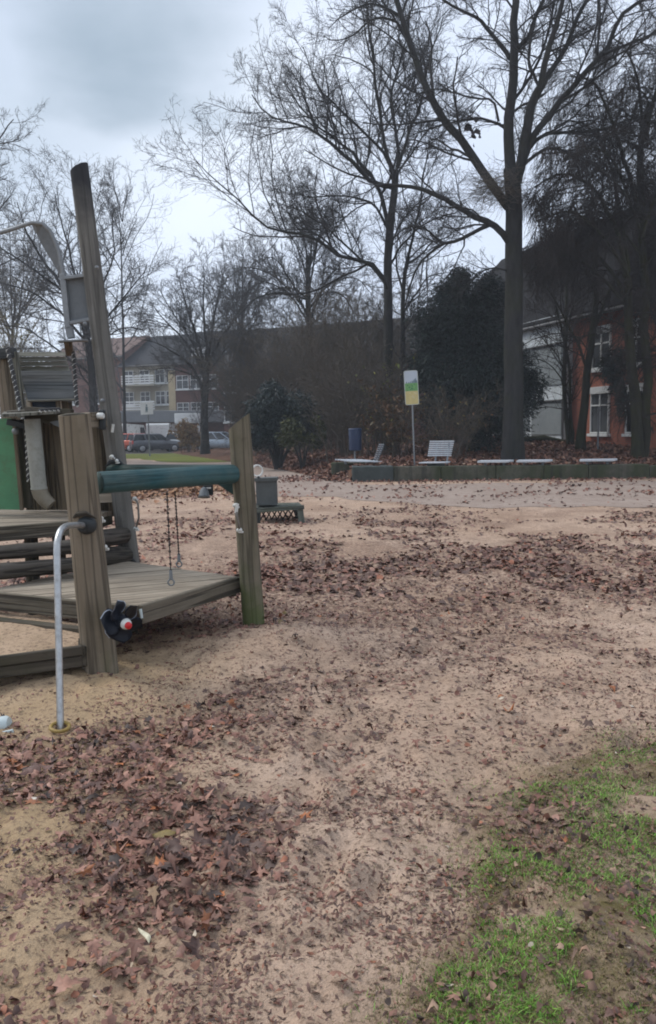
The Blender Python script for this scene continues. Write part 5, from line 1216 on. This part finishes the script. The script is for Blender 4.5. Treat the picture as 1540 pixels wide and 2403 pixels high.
UP = (0, 0, .06)
def lv(m1, l1, m2, l2, m3, l3, m4=0, l4=0, up=.05, rm=.0045, a1=(30, 60), cap=None):
    out = [dict(m=m1, t0=.15, t1=1., ang=a1, lf=l1, rf=.6, npts=8, wander=.13, trop=(0, 0, up*1.5), rmin=rm*1.6, lcap=cap),
           dict(m=m2, t0=.15, t1=1., ang=(25, 60), lf=l2, rf=.6, npts=6, wander=.16, trop=(0, 0, up), rmin=rm*1.15, lmin=.25),
           dict(m=m3, t0=.15, t1=1., ang=(25, 65), lf=l3, rf=.65, npts=5, wander=.2, trop=(0, 0, up), rmin=rm, lmin=.15)]
    if m4: out.append(dict(m=m4, t0=.2, t1=1., ang=(25, 65), lf=l4, rf=.7, npts=4, wander=.22, trop=(0, 0, up*.6), rmin=rm*.85, lmin=.1))
    return out
def L3(pts, Y, dY=0): return [(x, y, Y+dY*k/(len(pts)-1)) for k, (x, y) in enumerate(pts)]

# 1 the big tree right of the sign
Y1 = 25.0
T1 = [(L3([(1200, 1085), (1201, 900), (1203, 700), (1205, 560), (1204, 470), (1200, 395)], Y1), .32, .24),
      (L3([(1200, 410), (1195, 330), (1198, 240), (1203, 150), (1203, 50), (1207, -60), (1212, -160)], Y1, .5), .17, .08),
      (L3([(1212, 430), (1226, 370), (1237, 300), (1250, 240), (1267, 207)], Y1, -.5), .17, .12),
      (L3([(1267, 207), (1283, 130), (1313, 25), (1330, -50), (1345, -120)], Y1-.5, -.6), .1, .045),
      (L3([(1265, 212), (1290, 170), (1335, 94), (1376, 5), (1400, -60)], Y1-.5, .9), .09, .04),
      (L3([(1267, 210), (1236, 150), (1237, 95), (1257, 30), (1285, -20)], Y1-.5, .5), .05, .03),
      (L3([(1205, 130), (1222, 105), (1243, 80), (1262, 30), (1290, -30)], Y1+.3, -.7), .08, .04),
      (L3([(1196, 135), (1187, 116), (1157, 79), (1116, 37), (1052, 4), (1010, -20)], Y1+.3, .7), .075, .03),
      (L3([(1196, 490), (1165, 445), (1135, 397), (1094, 330), (1052, 277), (1000, 187), (980, 138), (945, 53), (927, 0), (915, -60)], Y1, 1.2), .145, .075),
      (L3([(945, 45), (923, 27), (877, 11), (838, 18), (803, 39), (772, 66)], Y1+1.1, .6), .05, .012),
      (L3([(958, 85), (930, 50), (880, 45), (838, 80), (790, 96), (760, 84)], Y1+1., -.8), .045, .012),
      (L3([(1196, 575), (1180, 552), (1154, 527), (1112, 514), (1075, 484), (1037, 461), (985, 436), (930, 428), (880, 436)], Y1, -1.), .11, .04),
      (L3([(1150, 526), (1086, 555), (1030, 574), (985, 619), (962, 664), (950, 720)], Y1-.3, .8), .065, .02),
      (L3([(1040, 572), (1000, 540), (962, 532), (920, 560)], Y1, .6), .04, .012),
      (L3([(1232, 370), (1246, 337), (1281, 292), (1330, 225), (1375, 169), (1420, 120), (1461, 37), (1517, 0), (1560, -40)], Y1, -.8), .11, .04),
      (L3([(1415, 125), (1469, 105), (1510, 86), (1540, 71), (1590, 40)], Y1-.6, .4), .055, .02),
      (L3([(1232, 375), (1249, 341), (1300, 315), (1394, 311), (1446, 292), (1495, 277), (1545, 290)], Y1, .8), .065, .02),
      (L3([(1215, 400), (1240, 375), (1285, 349), (1337, 360), (1394, 394), (1450, 439), (1480, 480)], Y1, -1), .06, .018),
      (L3([(1193, 310), (1180, 296), (1150, 281), (1112, 277), (1075, 285), (1019, 296), (960, 320)], Y1, .9), .05, .014),
      (L3([(1170, 288), (1157, 240), (1112, 234), (1052, 217), (1011, 210), (960, 235)], Y1+.2, -.5), .04, .012),
      (L3([(1206, 640), (1160, 632), (1120, 650), (1080, 690)], Y1, -.8), .03, .01)]
def deadleaves(o, PP):
    k = 26; pts = []
    for cx, cy, sx, sy in ((1113, 312, 14, 24), (1100, 298, 7, 7)):
        for _ in range(k//2):
            v = P(cx+random.gauss(0, sx*.55), cy+random.gauss(0, sy*.55), 24.8); pts.append(v)
    scatter('dead_leaves', SV, SF, np.array(pts), rng.uniform(.07, .13, len(pts)), [(.03, .028, .035, 1)], LEAFM, .5, .4, nrm=.2, parent=o)
    # burr of fine shoots where the left limb leaves the trunk
    B = Mesh(); n = 620; c = np.array(P(1165, 440, 24.8)); q = c+rng.normal(0, 1, (n, 3))*np.array((.42, .35, .24))
    d = rng.normal(0, 1, (n, 3))*np.array((1, 1, .5))+np.array((-.5, 0, -.1)); d /= np.linalg.norm(d, axis=1, keepdims=True); pp = q[:, None]+d[:, None]*np.linspace(0, .65, 4)[None, :, None]+rng.normal(0, .04, (n, 4, 3))
    B.add(tubes(pp, np.full((n, 4), .0042), 3)); B.build('burr_shoots', TWIGB, o)
tree('plane_tree', 'tall bare tree with a thick forking trunk behind the mossy wall', T1, lv(13, .5, 9, .5, 7, .5, 3, .55, up=.02, rm=.0044, cap=3.6), 1, limbseed=(-1, 0), extra=deadleaves, group=None)

# 2 the slender forked tree left of it
Y2 = 31.0
T2 = [(L3([(911, 1062), (912, 900), (913, 722), (913, 602), (915, 549), (920, 496), (925, 443), (929, 400)], Y2), .22, .13),
      (L3([(926, 440), (895, 430), (856, 404), (821, 368), (782, 333), (732, 294), (679, 276), (626, 262), (591, 222)], Y2, -1.5), .1, .018),
      (L3([(914, 540), (892, 475), (868, 425), (840, 390), (800, 345), (750, 300), (700, 235), (668, 190)], Y2, 1.5), .09, .016),
      (L3([(922, 415), (909, 372), (888, 347), (856, 312), (810, 262), (760, 215), (730, 165), (712, 110)], Y2, .8), .07, .015),
      (L3([(926, 405), (913, 354), (909, 283), (895, 212), (881, 131), (870, 71), (867, 0), (862, -70)], Y2, -.6), .075, .02),
      (L3([(932, 395), (938, 361), (926, 301), (924, 230), (938, 159), (955, 88), (962, 10)], Y2, .6), .07, .018),
      (L3([(934, 395), (945, 358), (962, 301), (984, 255), (996, 200), (1012, 120), (1040, 40)], Y2, -1.), .065, .016),
      (L3([(930, 420), (958, 370), (985, 330), (1020, 290), (1060, 230)], Y2, 1.4), .05, .012),
      (L3([(915, 545), (874, 475), (821, 460), (778, 457), (732, 464), (690, 450)], Y2, -1.), .06, .014),
      (L3([(911, 690), (900, 655), (881, 627), (849, 606), (803, 606), (750, 567), (697, 552), (633, 542), (601, 510), (573, 475), (534, 443), (484, 400), (456, 372)], Y2, -2.5), .085, .012),
      (L3([(905, 668), (881, 640), (840, 605), (800, 570), (740, 520), (690, 490), (640, 470)], Y2, 1.5), .055, .012),
      (L3([(918, 620), (940, 580), (980, 540), (1030, 510), (1080, 500)], Y2, 1.2), .05, .012),
      (L3([(912, 640), (925, 560), (955, 500), (990, 470), (1040, 440)], Y2, -1.), .045, .012)]
tree('forked_tree', 'slender bare tree with a forked fan of limbs left of the dark yew', T2, lv(17, .48, 9, .5, 8, .5, 3, .5, up=.04, rm=.0052, cap=4.), 1, limbseed=(-1, 0))
T2b = [(L3([(944, 1055), (945, 800), (945, 722), (949, 655), (959, 602)], 33), .13, .08), (L3([(959, 602), (970, 540), (985, 470), (992, 400), (1010, 330)], 33, -.5), .06, .02),
       (L3([(955, 620), (985, 600), (1010, 570), (1050, 555), (1090, 520)], 33, .8), .05, .015), (L3([(945, 740), (975, 690), (1005, 650), (1050, 640)], 33, -.5), .05, .015), (L3([(947, 690), (930, 620), (935, 560), (950, 500)], 33, .5), .05, .015)]
tree('thin_tree', 'thin bare tree rising close behind the forked tree, before the yew', T2b, lv(12, .5, 7, .5, 6, .5, 3, .5, up=.05, rm=.006, cap=2.5), 1)

# 3 round tree by the car park
Y3 = 50.0
T3 = [(L3([(482, 1058), (481, 980), (483, 920), (486, 870), (488, 820)], Y3), .27, .17), (L3([(478, 915), (455, 872), (420, 838), (370, 808), (330, 796.25)], Y3, -2), .09, .02),
      (L3([(480, 890), (460, 845), (425, 792.5), (385, 747.5), (352, 710)], Y3, 1.5), .1, .02), (L3([(484, 870), (468, 800), (447, 740), (428, 680), (415, 642.5)], Y3, -1), .1, .02), (L3([(487, 850), (480, 770), (478, 710), (480, 650), (478, 620)], Y3, 1), .1, .02),
      (L3([(489, 840), (500, 770), (512, 710), (520, 657.5), (528, 630)], Y3, -1), .1, .02), (L3([(490, 855), (515, 792.5), (545, 747.5), (575, 702.5), (590, 680)], Y3, 1.5), .1, .02), (L3([(488, 880), (525, 830), (565, 792.5), (610, 777.5)], Y3, -1.5), .08, .02),
      (L3([(490, 895), (520, 885), (545, 915), (566, 955)], Y3, -1.), .05, .02), (L3([(480, 905), (450, 880), (400, 865), (350, 868)], Y3, 1.), .06, .02), (L3([(482, 880), (455, 810), (400, 725), (375, 680)], Y3, 0), .08, .02)]
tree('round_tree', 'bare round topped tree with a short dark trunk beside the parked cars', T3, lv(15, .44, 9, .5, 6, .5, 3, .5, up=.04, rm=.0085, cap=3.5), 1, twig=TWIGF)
# 4 trees behind the hut and the tall pole
Y4 = 42.0
T4 = [(L3([(224, 1062), (221, 960), (215, 860), (204, 790), (190, 740)], Y4), .24, .15), (L3([(190, 745), (165, 694.318), (130, 648.864), (95, 597.727), (62, 525), (40, 475)], Y4, -1), .11, .02), (L3([(200, 780), (185, 688.636), (170, 620.455), (150, 535), (130, 455)], Y4, 1), .1, .02),
      (L3([(205, 790), (207, 688.636), (205, 620.455), (205, 535), (200, 425)], Y4, -.6), .1, .02), (L3([(208, 800), (232, 700), (252, 643.182), (270, 586.364), (262, 495)], Y4, 1), .08, .02), (L3([(210, 810), (250, 740), (300, 688.636), (335, 643.182), (345, 620.455)], Y4, -1), .07, .02),
      (L3([(200, 800), (150, 740), (90, 694.318), (30, 671.591), (-30, 654.545)], Y4, 1), .08, .02), (L3([(196, 760), (140, 677.273), (80, 631.818), (10, 586.364), (-50, 545)], Y4, -1), .08, .02), (L3([(219, 880), (180, 850), (120, 800), (60, 770), (0, 760)], Y4, 1), .07, .02), (L3([(222, 920), (190, 880), (178, 850), (150, 842)], Y4, -.5), .06, .02), (L3([(216, 850), (260, 790), (300, 770), (340, 775)], Y4, -.5), .05, .02)]
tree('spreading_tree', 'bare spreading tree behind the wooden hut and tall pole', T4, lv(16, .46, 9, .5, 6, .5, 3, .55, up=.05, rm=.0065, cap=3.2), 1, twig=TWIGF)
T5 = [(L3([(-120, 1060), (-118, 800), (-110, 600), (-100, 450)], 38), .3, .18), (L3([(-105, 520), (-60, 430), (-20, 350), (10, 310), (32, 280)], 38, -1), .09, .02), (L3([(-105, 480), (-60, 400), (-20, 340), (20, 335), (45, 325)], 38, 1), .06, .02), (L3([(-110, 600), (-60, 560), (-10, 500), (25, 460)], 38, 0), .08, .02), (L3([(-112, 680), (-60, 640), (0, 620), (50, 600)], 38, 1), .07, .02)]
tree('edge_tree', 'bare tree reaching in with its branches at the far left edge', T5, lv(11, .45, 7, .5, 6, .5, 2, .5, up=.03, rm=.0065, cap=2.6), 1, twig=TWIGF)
# 6 dense fan tree in the middle distance
Y6 = 44.0
T6 = [(L3([(733, 1058), (731, 900), (728, 780), (724, 680), (723, 600)], Y6), .22, .13)]
for x1, y1, s in ((560, 640, 1), (600, 560, -1), (640, 500, .6), (680, 440, -.6), (735, 420, .4), (780, 450, -.4), (800, 480, 1), (850, 560, -1), (880, 640, .7), (530, 720, -1), (520, 600, .3), (580, 700, .5), (840, 700, -.5)):
    ys = 720-(abs(x1-725) < 90)*70-random.uniform(0, 60); T6.append((L3([(726, ys+40), (726+(x1-726)*.32, ys-(ys-y1)*.36), (726+(x1-726)*.7, ys-(ys-y1)*.72), (x1, y1+60)], Y6, s*2), .06, .014))
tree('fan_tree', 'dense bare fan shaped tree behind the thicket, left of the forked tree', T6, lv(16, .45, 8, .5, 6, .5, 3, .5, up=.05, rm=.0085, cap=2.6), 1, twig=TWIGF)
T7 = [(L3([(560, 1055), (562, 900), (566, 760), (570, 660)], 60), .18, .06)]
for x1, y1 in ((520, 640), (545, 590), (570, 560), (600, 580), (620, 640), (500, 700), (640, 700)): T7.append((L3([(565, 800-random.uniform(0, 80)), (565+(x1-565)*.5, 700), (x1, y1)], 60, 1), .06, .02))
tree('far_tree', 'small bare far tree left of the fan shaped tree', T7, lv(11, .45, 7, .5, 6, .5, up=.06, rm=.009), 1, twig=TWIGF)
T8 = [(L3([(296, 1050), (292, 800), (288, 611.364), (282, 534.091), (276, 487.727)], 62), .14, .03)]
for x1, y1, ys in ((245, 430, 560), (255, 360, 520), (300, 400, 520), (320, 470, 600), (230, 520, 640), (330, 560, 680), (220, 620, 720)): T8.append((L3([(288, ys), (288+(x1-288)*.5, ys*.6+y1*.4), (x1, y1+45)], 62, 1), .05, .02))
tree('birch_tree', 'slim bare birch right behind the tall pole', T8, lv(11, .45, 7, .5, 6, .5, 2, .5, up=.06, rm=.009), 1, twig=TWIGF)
T9 = [(L3([(20, 1060), (25, 900), (30, 780), (36, 700)], 58), .16, .08)]
for x1, y1 in ((-60, 560), (-20, 520), (20, 500), (60, 520), (100, 560), (130, 640), (150, 720), (-80, 640)): T9.append((L3([(30, 820-random.uniform(0, 80)), (30+(x1-30)*.5, 690), (x1, y1)], 58, 1), .06, .02))
tree('hut_tree', 'pale twigged bare tree seen above the hut roof', T9, lv(12, .46, 8, .5, 6, .5, up=.05, rm=.0095), 1, twig=m_bark('tan_twigs', (.07, .055, .035), (.13, .1, .06), (.1, .08, .04), .4))

# 7 right hand trees by the wall end
def droop(o, PP): pass
Y7 = 25.6
T10X = [(L3([(1478, 660), (1420, 560), (1340, 500), (1255, 520)], 25.6, -1.4), .06, .02), (L3([(1476, 720), (1400, 640), (1320, 600), (1238, 640)], 25.6, .5), .06, .02), (L3([(1503, 600), (1440, 520), (1380, 500), (1310, 540)], 25.6, 1.6), .05, .02), (L3([(1500, 540), (1450, 400), (1390, 350), (1320, 380)], 25.6, -1.8), .05, .02)]
T10 = [(L3([(1497, 1092), (1494, 960), (1484, 860), (1476, 760), (1474, 660)], Y7), .2, .12), (L3([(1514, 1092), (1518, 950), (1512, 800), (1503, 620), (1500, 480), (1508, 360), (1525, 240)], Y7, .3), .16, .08),
       (L3([(1474, 670), (1450, 560), (1410, 470), (1360, 420), (1300, 410), (1255, 440)], Y7, -1), .09, .025), (L3([(1478, 640), (1460, 520), (1440, 400), (1400, 310), (1350, 280), (1300, 300)], Y7, 1), .08, .02),
       (L3([(1500, 500), (1470, 380), (1430, 260), (1390, 190), (1340, 180)], Y7, -.8), .08, .02), (L3([(1505, 420), (1500, 300), (1490, 190), (1470, 120), (1440, 90)], Y7, .6), .07, .02), (L3([(1512, 330), (1535, 220), (1560, 130), (1600, 90)], Y7, .5), .07, .02),
       (L3([(1502, 560), (1540, 460), (1590, 380), (1640, 360)], Y7, -.6), .07, .02), (L3([(1476, 700), (1430, 620), (1370, 570), (1300, 560), (1250, 590)], Y7, .8), .07, .02), (L3([(1506, 640), (1560, 560), (1610, 520)], Y7, 1), .06, .02)]
dl = [dict(m=20, t0=.25, t1=1., ang=(30, 80), lf=.42, rf=.5, npts=8, wander=.14, trop=(0, 0, -.08), rmin=.008, lcap=2.2), dict(m=10, t0=.1, t1=1., ang=(25, 70), lf=.75, rf=.55, npts=8, wander=.12, trop=(0, 0, -.2), rmin=.0075, lcap=1.5), dict(m=11, t0=.1, t1=1., ang=(20, 60), lf=.7, rf=.65, npts=6, wander=.13, trop=(0, 0, -.24), rmin=.0052, lcap=1.0)]
tree('weeping_tree', 'dark weeping tree with hanging twigs at the right end of the wall', T10+T10X, dl, 2, twig=TWIGW, bark=BARKG, lim_n=14)
T11 = [(L3([(1364, 1060), (1368, 1000), (1375, 941), (1380, 860), (1394, 779), (1400, 690), (1396, 600)], 28.5), .17, .08), (L3([(1378, 900), (1360, 830), (1330, 760), (1300, 700), (1270, 660)], 28.5, -.5), .06, .02), (L3([(1395, 770), (1420, 700), (1450, 640), (1470, 590)], 28.5, .6), .07, .02), (L3([(1398, 700), (1370, 620), (1340, 560), (1320, 500)], 28.5, -.6), .06, .02), (L3([(1376, 930), (1400, 880), (1432, 900)], 28.5, -.3), .03, .01), (L3([(1385, 830), (1350, 790), (1310, 800), (1280, 780)], 28.5, .4), .03, .01)]
tree('leaning_tree', 'slightly leaning bare tree in front of the orange brick wall', T11, lv(10, .5, 7, .55, 6, .5, up=-.02, rm=.0055, cap=2.4), 1, limbseed=(-1, 0), bark=BARKG, twig=TWIGW)
T12 = [(L3([(1338, 1048), (1328, 968), (1326, 887), (1331, 752), (1330, 650)], 31), .1, .05), (L3([(1344, 1045), (1338, 968), (1334, 887), (1322, 780), (1300, 690)], 31, .4), .08, .04), (L3([(1334, 930), (1310, 880), (1280, 850), (1255, 840)], 31, -.4), .035, .012), (L3([(1330, 880), (1305, 830), (1280, 800), (1250, 760)], 31, .5), .035, .012), (L3([(1330, 780), (1345, 700), (1360, 640)], 31, .3), .04, .012)]
tree('twin_stem_tree', 'small bare tree with two thin stems before the white grey bay', T12, lv(9, .5, 7, .55, 5, .5, up=-.01, rm=.006, cap=2.), 2, bark=BARKG, twig=TWIGW)
T13 = [(L3([(1620, 1085), (1600, 900), (1590, 700), (1585, 500)], 27.5), .2, .1)]
for x1, y1, ys in ((1500, 560, 760), (1530, 420, 640), (1580, 330, 560), (1640, 420, 640), (1660, 600, 760)): T13.append((L3([(1592, ys), (1592+(x1-1592)*.5, ys*.55+y1*.45-20), (x1, y1)], 27.5, random.uniform(-1, 1)), .07, .02))
tree('corner_tree', 'dark bare tree crowding in at the right edge', T13, dl, 1, twig=TWIGW, bark=BARKG)

# ------------------------------------------------------------------ shrubs and evergreens
def shrub(name, label, px, py, Y, stems, hpx, wpx, rad=.015, lean=0, twig=None, m=(7, 6, 4), bark=None, z=None, leaves=None, cat='shrub', sp=.5):
    b = P(px, py, Y); zb = hz(b.x, Y) if Y < 60 else 0; zb = max(zb, 0); H = hpx/FPX*Y; Wd = wpx/FPX*Y; limbs = []
    for k in range(stems):
        x0 = b.x+random.gauss(0, sp*Wd*.3); y0 = Y+random.gauss(0, sp*.8); h = H*random.uniform(.6, 1.05); dx = random.gauss(0, .5)*Wd*.6+lean*h; dy = random.gauss(0, .5)
        z0 = max(hz(x0, y0), 0)-.05 if Y < 60 else 0
        limbs.append(([(x0, y0, z0), (x0+dx*.25, y0+dy*.3, z0+h*.45), (x0+dx, y0+dy, z0+h)], rad*random.uniform(.7, 1.3), .006))
    W = []
    o = thing(name, label, cat, (b.x, Y, zb)); tk, cr = Mesh(), Mesh(); Pn = np.stack([resample(np.array(l[0]), 10) for l in limbs]); Rn = np.stack([np.linspace(l[1], l[2], 10) for l in limbs])
    Pn = Pn+np.cumsum(rng.normal(0, .018, Pn.shape), 1)
    tk.add(tubes(Pn, Rn, 6)); PP, RR = Pn, Rn
    sc_ = Y/30; allp = []
    for li, mm in enumerate(m):
        PP, RR = spawn(PP, RR, mm, .15, 1, (20, 60), (.42, .5, .5)[li], .6, (7, 5, 4)[li], .16, (0, 0, .02), (.007, .0055, .005)[li]*sc_, .1); cr.add(tubes(PP, RR, 3))
    tk.build('stems', bark or TWIGB, o); cr.build('twigs', twig or TWIGB, o)
    if leaves:
        pal, n, s0, s1 = leaves; q = PP.reshape(-1, 3); k = rng.integers(0, len(q), n); scatter('foliage', OV, OF, q[k]+rng.normal(0, .05, (n, 3)), rng.uniform(s0, s1, n), pal, FOLM, .5, .3, nrm=.3, parent=o)
    return o
def ever(name, label, lobes, n, s0, s1, pal, base, Y, trunk_r=.1, cat='tree', inner=.35, droop=.4, gaps=.45):
    """evergreen: trunk, limbs and many small leaf sprays through lumpy lobes; lobes = (px,py,dY,rx px,ry px)"""
    b = P(base[0], base[1], Y); zb = max(hz(b.x, Y), 0); o = thing(name, label, cat, (b.x, Y, zb)); tk = Mesh(); pts = []; LP_ = []
    tot = sum(l[3]*l[4] for l in lobes)
    for (px, py, dY, rx, ry) in lobes:
        c = np.array(P(px, py, Y+dY)); ax, az = rx/FPX*Y, ry/FPX*Y; m_ = int(n*rx*ry/tot)
        d = rng.normal(0, 1, (m_, 3)); d /= np.linalg.norm(d, axis=1, keepdims=True); r = rng.random(m_)**inner*rng.uniform(.72, 1.2, m_)
        lump = .66+.62*fbm(d[:, 0]*2.2+px, d[:, 2]*2.2+d[:, 1]*1.7+py, 3, 3); q = c+d*(r*lump)[:, None]*np.array((ax, (ax+az)*.45, az))
        keep = fbm(q[:, 0]*1.9+q[:, 1], q[:, 2]*1.9, 5, 3) > gaps-.12; q = q[keep]; q = q[q[:, 2] > zb+.05]; pts.append(q)
        base_p = np.array((b.x, Y, zb+.25*(c[2]-zb))); LP_.append(np.stack([resample(np.array([(b.x, Y, zb-.2), base_p+(c-base_p)*.3, c+np.array((0, 0, az*.5))]), 8)])[0])
    tk.add(tubes(np.stack(LP_), np.linspace(trunk_r, .02, 8)[None].repeat(len(LP_), 0), 8)); tk.build('trunk', BARK, o)
    q = np.concatenate(pts); n_ = len(q); s = rng.uniform(s0, s1, n_)
    # sprays: narrow leaf shapes hanging outwards
    cen = np.array([np.array(P(l[0], l[1], Y+l[2])) for l in lobes]); out = q-np.array((b.x, Y, 0)); out[:, 2] = 0; out /= np.linalg.norm(out, axis=1, keepdims=True)+1e-6
    dirv = out+rng.normal(0, .7, (n_, 3)); dirv[:, 2] -= droop; dirv /= np.linalg.norm(dirv, axis=1, keepdims=True); sd = np.cross(dirv, rng.normal(0, 1, (n_, 3))); sd /= np.linalg.norm(sd, axis=1, keepdims=True)+1e-6
    V = np.stack([q, q+dirv*s[:, None]*.45+sd*s[:, None]*.13, q+dirv*s[:, None], q+dirv*s[:, None]*.45-sd*s[:, None]*.13], 1); F = np.arange(n_*4).reshape(-1, 4)
    pc = np.array([p[:3] for p in pal]); wg = np.array([p[3] for p in pal]); ci = rng.choice(len(pal), n_, p=wg/wg.sum()); c3 = pc[ci]*rng.uniform(.7, 1.3, (n_, 1)); c4 = np.repeat(np.concatenate([c3, np.ones((n_, 1))], 1), 4, 0)
    np_obj('crown', V.reshape(-1, 3)-np.array(ORG[o]), F, FOLM, o, col=c4); return o
YEW = [(.008, .021, .021, 4), (.013, .031, .027, 3), (.021, .044, .032, 1.2), (.006, .014, .016, 3)]
ever('yew', 'big dark green yew between the sign and the thick tree trunk', [(1085, 652, 0, 30, 34), (1140, 668, .3, 26, 30), (1045, 690, 0, 30, 34), (1080, 705, 0, 66, 72), (1150, 700, .6, 48, 56), (1040, 760, -.4, 80, 70), (1120, 810, .3, 96, 90), (1010, 850, 0, 52, 80), (1090, 920, -.6, 110, 100), (1200, 880, 1.2, 62, 90), (1240, 920, .8, 42, 60), (1150, 980, -.3, 90, 80), (1030, 960, .4, 50, 80)], 120000, .06, .19, YEW, (1110, 1062), 28.5, .14, droop=.5)
ever('dark_evergreen', 'dark blue green evergreen bush right of the slant cut post', [(625, 985, 0, 46, 68), (665, 965, .5, 46, 66), (705, 980, 0, 44, 62), (600, 1010, -.4, 28, 46), (640, 925, .4, 30, 34), (740, 1000, .2, 30, 50)], 42000, .07, .19, [(.01, .024, .028, 4), (.015, .036, .034, 3), (.022, .045, .035, 1)], (650, 1056), 30.8, .08, cat='bush')
ever('olive_bush', 'olive green bush in front of the dark evergreen bush', [(690, 1012, 0, 34, 40), (722, 1020, .2, 30, 34), (745, 1005, .4, 22, 44), (675, 1030, -.2, 20, 24)], 4200, .09, .2, [(.045, .058, .014, 4), (.07, .085, .02, 2), (.11, .115, .03, .5), (.03, .035, .014, 3)], (710, 1054), 29.6, .04, cat='bush', gaps=.52)
ever('dark_hedge', 'dark hedge at the right edge behind the wall end', [(1540, 1010, 0, 34, 70), (1580, 980, .5, 46, 90), (1550, 900, .5, 34, 60)], 9000, .1, .24, [(.01, .013, .016, 3), (.017, .024, .022, 2)], (1560, 1080), 29, .06, cat='hedge')
ever('young_conifer', 'drooping dark green conifer branch beside the right weeping tree', [(1450, 870, 0, 18, 58), (1428, 850, .2, 16, 36), (1464, 940, .1, 12, 48)], 1900, .12, .26, YEW, (1492, 1080), 26.8, .04, droop=.9)
shrub('thicket_shrub', 'tall brown bare shrub straight behind the blue bin', 830, 1058, 29.5, 30, 260, 170, .02, m=(8, 6, 4))
shrub('thicket_shrub', 'bare shrub with long pale stems left of the blue bin', 812, 1058, 30.5, 22, 200, 120, .018, m=(8, 6, 4), lean=-.18)
shrub('thicket_shrub', 'bare brown shrub with a few yellow leaves just left of the sign', 900, 1056, 29, 24, 210, 140, .018, m=(8, 6, 4), lean=-.1, leaves=([(.3, .28, .05, 1), (.12, .14, .03, 2), (.2, .12, .04, 1)], 200, .04, .08))
shrub('thicket_shrub', 'low spreading bare shrub in front of the dark yew right of the sign', 1050, 1058, 26.3, 26, 150, 170, .012, m=(8, 6, 4), lean=.1, leaves=([(.25, .2, .06, 1), (.14, .07, .03, 2)], 150, .03, .06))
shrub('thicket_shrub', 'rusty brown leaved shrub between the side-on bench and the sign', 930, 1056, 28, 14, 150, 90, .014, m=(7, 6, 4), leaves=([(.12, .06, .025, 3), (.17, .09, .035, 2), (.08, .06, .025, 2)], 1500, .04, .09))
shrub('thicket_shrub', 'bare tangled shrub over the dark blue green evergreen bush', 700, 1056, 39, 34, 310, 190, .025, m=(9, 6, 5))
shrub('thicket_shrub', 'high bare tangled shrub below the fan shaped tree', 780, 1056, 36, 36, 340, 200, .025, m=(9, 6, 5))
shrub('thicket_shrub', 'tall grey bare shrub below the forked tree', 880, 1056, 34.5, 32, 340, 150, .025, m=(9, 6, 5))
shrub('thicket_shrub', 'tall bare shrub left of the dark evergreen bush, before the brick house', 590, 1056, 45, 28, 270, 120, .03, m=(9, 6, 4))
for px_, wd_, lab_ in ((560, 90, 'left of the dark evergreen bush, far back'), (640, 110, 'behind the dark evergreen bush, far back'), (735, 110, 'far back below the fan shaped tree'), (835, 120, 'far back between the fan shaped tree and the forked tree')):
    shrub('background_shrub', 'tall fine twigged bare shrub '+lab_, px_, 1050, 47, 16, 350, wd_, .025, m=(9, 7, 5), twig=TWIGF)
shrub('tan_shrub', 'orange tan winter shrub before the white car', 446, 1060, 56, 20, 66, 70, .02, m=(8, 6, 4), twig=m_bark('orange_tan_twigs', (.14, .08, .035), (.24, .15, .07), (.2, .14, .06), .4), leaves=([(.26, .15, .06, 2), (.33, .24, .12, 1)], 1500, .06, .14))
shrub('tan_shrub', 'pale olive shrub behind the hut at the left', 60, 1058, 52, 24, 300, 150, .03, m=(9, 6, 4), twig=m_bark('olive_twigs', (.09, .075, .04), (.15, .125, .07), (.12, .11, .04), .4), leaves=([(.2, .16, .07, 2), (.14, .13, .05, 1)], 1600, .06, .13))
